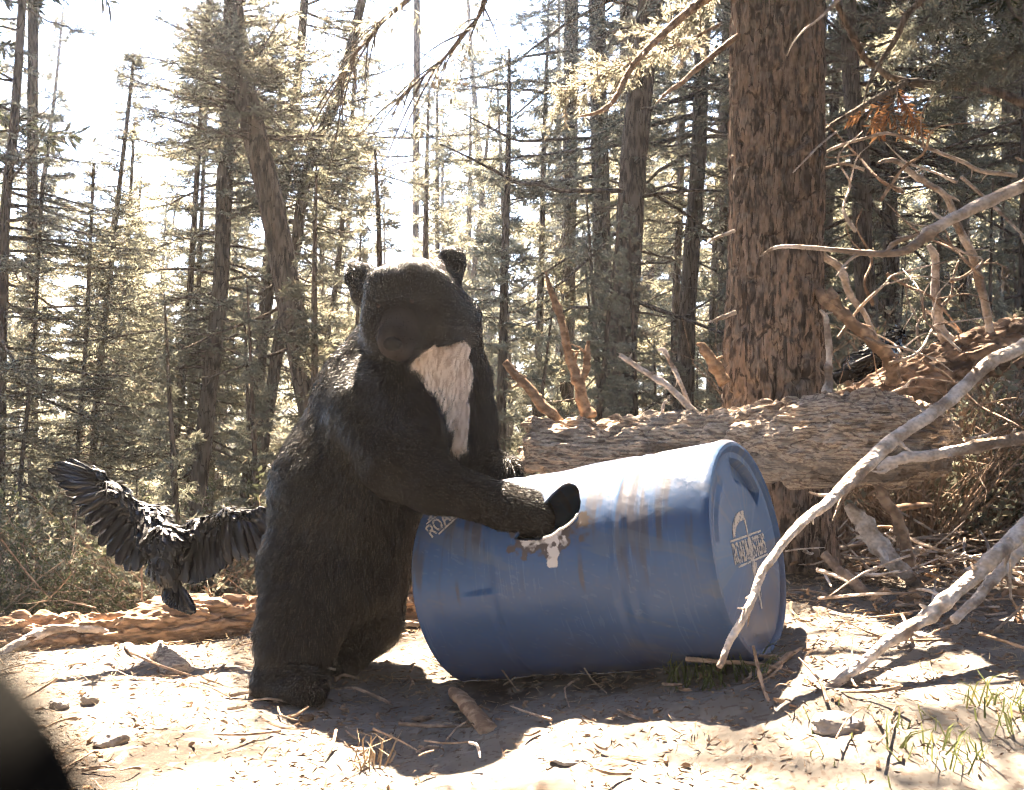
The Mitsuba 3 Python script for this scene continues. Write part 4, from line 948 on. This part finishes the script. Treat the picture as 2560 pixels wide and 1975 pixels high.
def plumage(m, tail, head, count, length, width, seed):
    "small overlapping contour feathers over a bird's skin, lying towards the tail"
    r = np.random.RandomState(seed); a = np.array(m.area_faces); ii = r.choice(len(a), count, p=a / a.sum())
    p, n = m.triangles[ii].mean(1) + r.randn(count, 3) * .002, np.array(m.face_normals)[ii]
    f = np.tile(tail - head, (count, 1)); f = unit(unit(f - n * (f * n).sum(1, keepdims=True)) + r.randn(count, 3) * .12)
    L = (length * (.7 + .6 * r.rand(count)))[:, None]; d = unit(f + n * .16); sd = unit(np.cross(d, n) + .15 * r.randn(count, 3)) * width
    v = np.stack([p - n * .001, p + d * L * .5 - sd, p + d * L * .5 + sd, p + d * L * .85 - sd * .7, p + d * L * .85 + sd * .7, p + d * L], 1).reshape(-1, 3); k = np.arange(count)[:, None] * 6
    return v, np.vstack([k + [0, 1, 2], k + [1, 3, 4], k + [1, 4, 2], k + [3, 5, 4]])
back = np.array([0, -1.0, .15])
add('raven__plumage', plumage(rav, P(432, 1472, D), P(390, 1292, D), 2600, .034, .0065, 4), 'feather_mat', kind='stuff')
def wing(w, root, prim_b, prim_t, sec_b, sec_t, pw, sw, cover):
    k = name('raven__wing')
    # the row of small coverts over the arm is the wing itself; the long feathers are pieces of it
    cov = []
    rs = np.random.RandomState(3 + w)
    for row, (lift, ln) in enumerate(((.25, .34), (.12, .5))):
        for i in range(26):
            u = i / 25
            b = spline(cover, 26)[i]; tgt = spline(sec_t[::-1] + prim_t[::-1], 26)[i]
            d = tgt - b
            cov.append(feather(b + np.array([0, -.012 + .004 * row, 0]), b + d * ln * (.8 + .3 * rs.rand()) + np.array([0, -.010 + .005 * row, 0]), .05, back, .05))
    add(k, join(cov), 'feather_mat', smooth=True, kind='stuff')
    for i, (b, t) in enumerate(zip(prim_b, prim_t)):
        add(name(k + '__primary_feather'), feather(b, t, pw * (1 if i > 1 else .75), back, .05 + .012 * i), 'feather_mat' if (i + w) % 3 else 'feather_brown', smooth=True)
    for b, t in zip(sec_b, sec_t):
        add(name(k + '__secondary_feather'), feather(b, t, sw, back, .04, tipw=.6), 'feather_mat', smooth=True)
lerp = lambda a, b, t: a + (b - a) * t
pt = [P(x, y, D + dz) for x, y, dz in [(222, 1166, .05), (166, 1148, .03), (133, 1158, .01), (120, 1174, 0), (132, 1195, -.01), (147, 1212, -.02), (164, 1234, -.02), (178, 1260, -.03), (196, 1288, -.03)]]
pb = [lerp(H_l, W_l, u) for u in np.linspace(0, 1, 9)]
st = [P(x, y, D + dz) for x, y, dz in [(214, 1312, -.03), (232, 1338, -.03), (250, 1364, -.03), (272, 1390, -.03), (295, 1412, -.03), (318, 1428, -.02), (338, 1428, -.02), (356, 1414, -.01), (374, 1400, 0)]]
sb = [lerp(W_l, E_l, u) for u in np.linspace(.1, 1, 5)] + [lerp(E_l, S_l, u) for u in np.linspace(.25, 1, 4)]
wing(0, S_l, pb, pt, sb, st, .042, .052, [S_l, E_l, W_l, H_l])
pt = [P(x, y, D + dz) for x, y, dz in [(705, 1300, .0), (712, 1330, -.02), (706, 1360, -.03), (690, 1384, -.03), (668, 1396, -.04), (645, 1400, -.04), (620, 1400, -.04), (598, 1402, -.03), (576, 1412, -.03)]]
pb = [lerp(H_r, W_r, u) for u in np.linspace(0, 1, 9)]
st = [P(x, y, D + dz) for x, y, dz in [(558, 1422, -.03), (542, 1434, -.03), (526, 1444, -.03), (510, 1452, -.03), (494, 1458, -.03), (478, 1460, -.02), (464, 1458, -.02), (452, 1450, -.01), (444, 1440, 0)]]
sb = [lerp(W_r, E_r, u) for u in np.linspace(.1, 1, 5)] + [lerp(E_r, S_r, u) for u in np.linspace(.25, 1, 4)]
wing(1, S_r, pb, pt, sb, st, .044, .052, [S_r, E_r, W_r, H_r])
tips = [(412, 1500), (420, 1512), (430, 1519), (440, 1523), (450, 1526), (460, 1530), (470, 1534), (479, 1536), (488, 1532)]
for i, (x, y) in enumerate(tips):
    add(name('raven__tail_feather'), feather(P(425 + i * 2, 1458, D), P(x, y, D - .05 - .004 * abs(i - 4)), .034, back, .03, tipw=.5), 'feather_mat', smooth=True)
for x in (404, 418):
    add(name('raven__leg'), tube(spline([P(x, 1462, D + .02), P(x + 2, 1490, D + .05), P(x + 6, 1506, D + .03)], 8), [.012, .010, .007, .005, .004, .004, .004, .003], 6), 'beak_mat', smooth=True)
tag('raven_001', 'second black raven, perched behind the big log with its tail towards the reddish trunk', 'bird')
D2 = 4.55
cones = [(P(2150, 915, D2), P(2196, 888, D2), .052, .060), (P(2196, 888, D2), P(2226, 862, D2 + .02), .056, .036), (P(2226, 862, D2 + .02), P(2240, 842, D2 + .03), .036, .033), (P(2240, 842, D2 + .03), P(2268, 844, D2 + .01), .017, .005, .015), (P(2150, 915, D2), P(2118, 932, D2), .045, .022)]
rav = blob_skin(cones, .007)
add('raven_001__body', rav, 'feather_mat', smooth=True)
add('raven_001__plumage', plumage(rav, P(2118, 932, D2), P(2240, 842, D2), 1500, .034, .0065, 5), 'feather_mat', kind='stuff')
for i in range(7):
    add(name('raven_001__tail_feather'), feather(P(2130, 922 + i * 2, D2 - .03), P(2078 + 2 * i, 940 + i * 3, D2 - .05 + .01 * i), .032, [-.2, -.8, .5], .03, tipw=.6), 'feather_mat', smooth=True)
for i in range(8):
    add(name('raven_001__wing_feather'), feather(P(2212 - 3 * i, 876 + 4 * i, D2 - .055), P(2118 + 4 * i, 918 + 4 * i - (i % 2) * 3, D2 - .065 + .004 * i), .03, [-.2, -.8, .5], .05, tipw=.5), 'feather_mat', smooth=True)
for x in (2168, 2184):
    add(name('raven_001__leg'), tube([P(x, 925, D2), P(x + 1, 945, D2 + .01), P(x, 968, D2)], [.008, .004, .004], 6), 'beak_mat', smooth=True)

# ---------------------------------------------------------------- ground litter, stones, chips, grass
rg = np.random.RandomState(909)
def scatter_xy(n, x0, x1, y0, y1, fn=None):
    x, y = x0 + (x1 - x0) * rg.rand(n), y0 + (y1 - y0) * rg.rand(n)
    if fn is not None:
        m = rg.rand(n) < fn(x, y); x, y = x[m], y[m]
    return x, y
def gz_of(x, y): return ground_z(x, y) + .004
clump = lambda f, a, b: (lambda x, y: sm(a, b, meshkit.fbm(np.stack([x * f, y * f, x * 0], -1), 3, 31)))
def on_ground(n, box, fn, L, w, lift, seed, tilt=.25):
    x, y = scatter_xy(n, *box, fn); n = len(x); r = np.random.RandomState(seed)
    a = r.rand(n) * 2 * np.pi; el = r.randn(n) * tilt
    d = np.stack([np.cos(a) * np.cos(el), np.sin(a) * np.cos(el), np.sin(el)], -1)
    l = (L[0] + (L[1] - L[0]) * r.rand(n) ** 1.6)[:, None]
    p = np.stack([x, y, gz_of(x, y) + lift * r.rand(n) + np.abs(d[:, 2]) * l[:, 0] * .5], -1)
    return p - d * l / 2, p + d * l / 2, l, r
def blades(n, box, fn, L, w, lift, seed):
    a, b, l, r = on_ground(n, box, fn, L, w, lift, seed)
    s = unit(np.cross(b - a, r.randn(len(a), 3))) * w; m = (a + b) / 2 + s * r.randn(len(a), 1) * 2
    v = np.stack([a - s * .4, m - s, b, m + s], 1).reshape(-1, 3); k = np.arange(len(a))[:, None] * 4
    return v, np.vstack([k + [0, 1, 3], k + [1, 2, 3]])
def twigs(n, box, fn, L, r0, lift, seed, tilt=.2):
    a, b, l, r = on_ground(n, box, fn, L, r0, lift, seed, tilt)
    return join([tube(spline([p, (p + q) / 2 + r.randn(3) * .06 * c, q], 5), r0 * (.5 + r.rand()) * np.array([1, .95, .85, .7, .4]), 5) for p, q, c in zip(a, b, l[:, 0])])
def chips(n, box, fn, size, lift, seed):
    x, y = scatter_xy(n, *box, fn); n = len(x); r = np.random.RandomState(seed)
    v0 = np.array([[-1, -.5, 0], [1, -.35, 0], [.8, .45, 0], [-.7, .5, 0], [-.8, -.3, 1], [.7, -.2, 1], [.6, .3, 1], [-.5, .35, 1.0]])
    f0 = np.array([[0, 2, 1], [0, 3, 2], [4, 5, 6], [4, 6, 7], [0, 1, 5], [0, 5, 4], [1, 2, 6], [1, 6, 5], [2, 3, 7], [2, 7, 6], [3, 0, 4], [3, 4, 7]])
    s = (size * (.35 + r.rand(n) ** 2 * 1.3))[:, None, None]
    v = v0 * (1 + .35 * r.randn(n, 8, 3)) * s * np.array([1, .8, .45])
    a, e = r.rand(n) * 6.28, r.randn(n) * .3
    R = np.zeros((n, 3, 3)); c, q = np.cos(a), np.sin(a); ce, se = np.cos(e), np.sin(e)
    R[:, 0, 0], R[:, 0, 1], R[:, 0, 2] = c * ce, -q, c * se
    R[:, 1, 0], R[:, 1, 1], R[:, 1, 2] = q * ce, c, q * se
    R[:, 2, 0], R[:, 2, 2] = -se, ce
    v = np.einsum('nij,nkj->nki', R, v) + np.stack([x, y, gz_of(x, y) - .002 + lift * r.rand(n)], -1)[:, None]
    return v.reshape(-1, 3), (f0[None] + np.arange(n)[:, None, None] * 8).reshape(-1, 3)
clear = (-2.6, 2.6, 1.7, 5.6)
add('pine_needles', blades(30000, clear, clump(1.6, .32, .6), (.02, .055), .0011, .006, 1), 'straw_mat', label='dry brown pine needles strewn over the soil', cat='needles', kind='stuff')
add('dark_litter', blades(26000, clear, clump(2.3, .4, .62), (.015, .04), .0022, .006, 2), 'litter_mat', label='dark bits of bark and rotten needles on the soil', cat='litter', kind='stuff')
add('wood_chips', chips(3200, clear, clump(2.1, .34, .62), .009, .006, 3), 'chip_wood', label='small wood chips and clods scattered over the ground', cat='chips', kind='stuff')
add('twig_litter', twigs(900, clear, clump(1.9, .3, .6), (.05, .26), .0035, .012, 4), 'brown_wood', label='thin broken twigs lying on the forest floor', cat='twigs', kind='stuff')
right = (.75, 3.6, 3.0, 6.2)
add('twig_litter_001', twigs(1000, right, lambda x, y: sm(.7, 1.3, x), (.08, .42), .005, .10, 5, .25), 'grey_wood', label='thick litter of broken grey twigs right of the drum', cat='twigs', kind='stuff')
add('wood_chips_001', chips(2200, right, lambda x, y: sm(.8, 1.3, x), .018, .05, 6), 'chip_wood', label='splintered wood and bark flakes among the grey twigs at right', cat='chips', kind='stuff')
back_strip = (-3.5, 3.5, 4.1, 7.0)
add('twig_litter_002', twigs(900, back_strip, None, (.1, .5), .0035, .12, 7, .4), 'brown_wood', label='brush of thin brown twigs behind the logs', cat='twigs', kind='stuff')

def rock(label, px, py, w, sq, seed, mat='stone_mat', cat='stone', key='stone', sink=.3):
    g = G(px, py); r = w / F * g[1] / 2
    m = trimesh.creation.icosphere(3, 1.0); v = np.asarray(m.vertices)
    v = v * (1 + .9 * (meshkit.fbm(v * 1.5, 4, seed) - .5))[:, None] * np.array(sq) * r + g + [0, 0, r * sq[2] * (1 - sink) * .6]
    add(name(key), (v, np.asarray(m.faces)), mat, smooth=40, label=label, cat=cat)
rock('white sunlit stone at the left edge of the sunny patch, lower', 280, 1862, 79, (1.1, .9, .6), 1)
rock('pale stone at the upper left rim of the sunny patch', 225, 1756, 43, (1, .9, .7), 2)
rock('dark angular stone on the left rim of the sunny patch', 190, 1802, 24, (1, .8, .7), 3)
rock('pale rounded stone half in the left shade', 148, 1768, 40, (1.3, .8, .7), 4)
rock('dark clod at the edge of the bear\'s shadow', 768, 1800, 31, (1.2, .9, .7), 5, 'litter_mat', 'clod', 'clod')
rock('small pale stone at the bottom end of the bear\'s shadow', 905, 1880, 33, (1.4, .8, .5), 6)
rock('big white sunlit stone under the tip of the thick grey branch', 2095, 1822, 108, (1.2, .9, .55), 7)
rock('white sunlit flat stone right of the drum, below the branches', 2300, 1598, 50, (1.4, .9, .5), 8)
rock('smaller white stone beside the flat stone right of the drum', 2262, 1618, 31, (1.2, .9, .5), 9)
rock('low pale stone near the bottom edge below the drum', 1420, 1905, 57, (1.5, .9, .35), 10)
rock('small dark stone in the middle of the sunny patch', 392, 1710, 12, (1.2, .9, .6), 11)
rock('small stone at the far sunny strip under the bear and drum', 1105, 1698, 15, (1.1, .9, .7), 12)
rock('small dark clod by the drum\'s left foot', 1042, 1706, 12, (1.2, .9, .8), 13, 'litter_mat', 'clod', 'clod')
rock('shaded clod beside the split yellow wood', 1055, 1800, 37, (1.5, .8, .35), 14, 'litter_mat', 'clod', 'clod')

def shard(label, a, b, wa, wb, seed, mat, key='wood_piece', cat='wood', depth=None):
    "a split piece of wood: flattened, ragged ended"
    p = spline([a, (a + b) / 2 + np.array([0, 0, .006]), b], 40); d = np.linalg.norm(p[0] - [0, 0, H])
    r = np.interp(np.linspace(0, 1, 40), [0, .12, .6, .95, 1], [.35 * wa, wa, (wa + wb) / 2, wb, .5 * wb]) / F * d / 2
    add(name(key), tube(p, r, 18, lambda v, an, t: r[:, None] * (.55 * (meshkit.fbm(np.concatenate([v[..., :1] * 22 + v[..., 1:2] * 9, v[..., 1:2] * 22, v[..., 2:] * 60], -1), 3, seed) - .5) - .3 * np.abs(np.sin(an)))), mat, smooth=50, label=label, cat=cat)
shard('split yellow brown piece of wood in the shadow below the drum\'s left end', P(1128, 1722, 2.93), P(1228, 1836, 2.62), 38, 52, 3, 'chip_wood')
shard('chunk of split log standing in the sun at left, white on top', P(388, 1622, 3.62), P(455, 1694, 3.42), 54, 74, 4, 'log_wood')
shard('short white wood flake leaning on the split chunk at left', P(408, 1604, 3.62), P(372, 1640, 3.6), 24, 34, 5, 'grey_wood')
shard('short white stick leaning left of the split chunk', P(314, 1608, 3.7), P(368, 1668, 3.5), 20, 34, 6, 'grey_wood')
shard('white splintered plank end under the big log by the long thick branch', P(2096, 1212, 3.66), P(2176, 1184, 3.64), 40, 40, 7, 'grey_wood')
shard('pale split plank lying under the level branch at right', P(2196, 1212, 3.9), P(2310, 1188, 3.95), 34, 26, 8, 'chip_wood')
shard('splintered plank lying further down right of the dark prop', P(2225, 1276, 3.9), P(2330, 1262, 3.95), 26, 16, 9, 'chip_wood')
shard('reddish stick stub beside the dark prop at right', P(2190, 1318, 3.8), P(2256, 1326, 3.8), 12, 10, 10, 'chip_wood')
branch('pale forked stick lying in the sun between the bear and the drum', [(1045, 1560, 4.0), (1000, 1560, 3.96), (965, 1566, 3.9), (936, 1575, 3.86)], [16, 20, 20, 14], 'grey_wood', [([(940, 1574, 3.86), (975, 1590, 3.82), (1020, 1586, 3.82)], [16, 16, 10])])
branch('curved pale twig in the shadow under the split wood', [(1172, 1856, 2.42), (1190, 1862, 2.41), (1198, 1880, 2.4), (1200, 1894, 2.39)], [8, 10, 9, 6], 'grey_wood')
branch('thin straight twig lying in the bear\'s shadow', [(1060, 1852, 2.46), (1120, 1858, 2.45), (1172, 1854, 2.46)], [4, 5, 4], 'brown_wood')
branch('short twig low in the bear\'s shadow', [(1046, 1890, 2.4), (1064, 1882, 2.41), (1085, 1876, 2.42)], [4, 6, 5], 'brown_wood')
branch('long thin twig on the shaded litter below the drum\'s lid', [(1770, 1758, 2.56), (1830, 1752, 2.57), (1885, 1764, 2.56)], [8, 8, 6], 'brown_wood')
branch('small bone pale stick at the bear\'s feet', [(778, 1660, 3.2), (800, 1664, 3.2), (840, 1674, 3.2)], [14, 9, 8], 'grey_wood')

def tuft(n, cx, cy, rad, h, seed, wid=.0022):
    r = np.random.RandomState(seed); a = r.rand(n) * 6.28; q = rad * np.sqrt(r.rand(n)); x, y = cx + q * np.cos(a), cy + q * np.sin(a)
    b = np.stack([x, y, gz_of(x, y) - .005], -1); d = unit(np.stack([r.randn(n) * .35, r.randn(n) * .35, np.ones(n)], -1)); L = h * (.4 + .8 * r.rand(n))[:, None]
    bend = np.stack([r.randn(n), r.randn(n), np.zeros(n)], -1) * .3; s = unit(np.cross(d, r.randn(n, 3))) * wid
    m = b + d * L * .55; e = b + d * L + bend * L - [0, 0, .12] * L
    v = np.stack([b - s, b + s, m - s * .8, m + s * .8, e], 1).reshape(-1, 3); k = np.arange(n)[:, None] * 5
    return v, np.vstack([k + [0, 1, 3], k + [0, 3, 2], k + [2, 3, 4]])
for lab, px, py, n, rad, h, mt in [('fresh green grass tuft at the lower right below the grey branch', 2330, 1880, 45, .10, .08, 'grass_mat'), ('green grass clump near the right bottom corner', 2520, 1790, 50, .10, .10, 'grass_mat'), ('small green grass patch beside the sunny litter at the right edge', 2530, 1372, 240, .16, .15, 'grass_mat'),
                                   ('dry straw grass tuft at the end of the bear\'s shadow', 935, 1912, 26, .05, .09, 'straw_mat'), ('dim grass tuft at the foot of the long thick branch', 1800, 1690, 160, .14, .09, 'grass_mat'), ('sparse grass around the stone at the lower right', 2215, 1862, 24, .18, .05, 'grass_mat')]:
    g = G(px, py); add(name('grass_tuft'), tuft(n, g[0], g[1], rad, h, px), mt, label=lab, cat='grass', kind='stuff')

# ---------------------------------------------------------------- undergrowth
def shrub(seed, h, n, leaf, per, leafy=True):
    r = np.random.RandomState(seed); st = []; bb, bd, bl = [], [], []
    for i in range(n):
        a = r.rand() * 6.28; d = unit(np.array([math.cos(a) * .7, math.sin(a) * .7, .5 + r.rand()])); L = h * (.5 + .6 * r.rand())
        p = spline([[0, 0, -.05], d * L * .5 + r.randn(3) * .05 * L, d * L + np.array([0, 0, -.15 * L]) + r.randn(3) * .06 * L], 9); st.append(tube(p, np.linspace(.006 * h + .002, .0015, 9), 4, cap=False))
        for q in range(5):
            k = r.randint(2, 9); t = unit(d + r.randn(3) * .7); l = L * (.15 + .25 * r.rand()); st.append(tube([p[k], p[k] + t * l * .5, p[k] + unit(t + r.randn(3) * .3) * l], [.003, .002, .001], 3, cap=False))
            bb.append(p[k]); bd.append(t); bl.append(l)
    nd = needles(np.array(bb), np.array(bd), np.array(bl), per, leaf, seed, 1.2, .24) if leafy else None
    return join(st), nd
SH = []
for k in range(4):
    w, n = shrub(700 + k, 1.0, [26, 30, 22, 34][k], .032, 90)
    SH.append((mikit.ply(w, 'brown_wood'), mikit.ply(n, ['leaf_green', 'needle_olive', 'leaf_green', 'needle_olive'][k])))
DB = [mikit.ply(shrub(720 + k, 1.0, 46, 0, 0, False)[0], 'brown_wood') for k in range(3)]
def put_shrub(x, y, s, label, group, dead=False):
    M = T().translate([float(x), float(y), float(ground_z(x, y))]).rotate([0, 0, 1], float(rb.rand() * 360)).scale(float(s))
    if dead:
        k = name('dead_bush'); label, group = f'{label}, {where(x, y)}', f'{group} {where(x, y)}'; tag(k, label, 'bush', group); scene[k] = {**DB[rb.randint(3)], 'to_world': M}; return
    k = name('shrub'); a, b = SH[rb.randint(4)]; tag(k, f'{label}, {where(x, y)}', 'shrub', f'{group} {where(x, y)}')
    scene[k + '__stem'] = {**a, 'to_world': M}; scene[k + '__foliage'] = {**b, 'to_world': M}
for i in range(34):
    px, d = -120 + 800 * (i + rb.rand()) / 34, 4.7 + 1.8 * rb.rand()
    put_shrub((px - 1280) / F * d, d, .45 + .5 * rb.rand(), 'low leafy shrub behind the left log', 'shrubs behind the left log')
for i in range(26):
    px, d = 1050 + 800 * (i + rb.rand()) / 26, 5.0 + 2.6 * rb.rand()
    put_shrub((px - 1280) / F * d, d, .5 + .5 * rb.rand(), 'leafy shrub behind the big log', 'shrubs behind the big log', dead=i % 3 == 2)
for i in range(44):
    px, d = 2080 + 640 * (i + rb.rand()) / 44, 4.7 + 2.8 * rb.rand()
    put_shrub((px - 1280) / F * d, d, .6 + .8 * rb.rand(), 'tangle of dead brown twigs' if i % 3 else 'leafy shrub', 'dead bushes at right' if i % 3 else 'shrubs at right', dead=bool(i % 3))
# young conifers filling the lower forest
for i in range(70):
    d = 6.2 + 7 * rb.rand(); px = -200 + 2960 * (i + rb.rand()) / 70
    if 1820 < px < 2040 and d < 6: continue
    mt_ = rb.choice(3, p=[.6, .1, .3]); sc_ = (.28 + .35 * rb.rand()) * (1 if i % 2 else .7)
    nm_ = f"{('olive', 'dark', 'yellowish')[mt_]} young conifer, {'knee' if sc_ * 5 < 1.6 else 'head' if sc_ * 5 < 2.4 else 'over head'} high, {where((px - 1280) / F * d, d)}"
    plant((px - 1280) / F * d, d, 6 if i % 2 else 3, sc_, mt_, nm_, f'young conifers {where((px - 1280) / F * d, d)}', lean=rb.randn() * 4)

# ---------------------------------------------------------------- the tree the trail camera is strapped to: an added blob close to the lens, its shade put into a near-black colour
scene['dark_blob_mat'] = principled(rgb(.004, .004, .004), .95, .02)  # near-black, so the sunlit blob still looks shaded
tag('camera_tree', 'tree at the viewpoint, with an added near black blob for the dark blur in the lower left corner', 'tree')
add('camera_tree__trunk', tube(spline([[.02, -.33, -.2], [.02, -.33, 1.2], [.0, -.36, 3.0], [.0, -.36, 7.0]], 120), np.linspace(.2, .13, 120), 60, lambda v, a, t: .02 * (meshkit.fbm(v * [16, 16, 4], 3, 4) - .5)), 'bark', smooth=True)
add('camera_tree__added_dark_blob', tube(spline([[-.13, -.17, H - .12], [-.085, -.06, H - .075], [-.044, .015, H - .036], [-.0262, .050, H - .0150]], 30), np.interp(np.linspace(0, 1, 30), [0, .7, 1], [.028, .016, .0094]), 20, lambda v, a, t: .002 * (meshkit.fbm(v * 90, 3, 6) - .5)), 'dark_blob_mat', smooth=True)
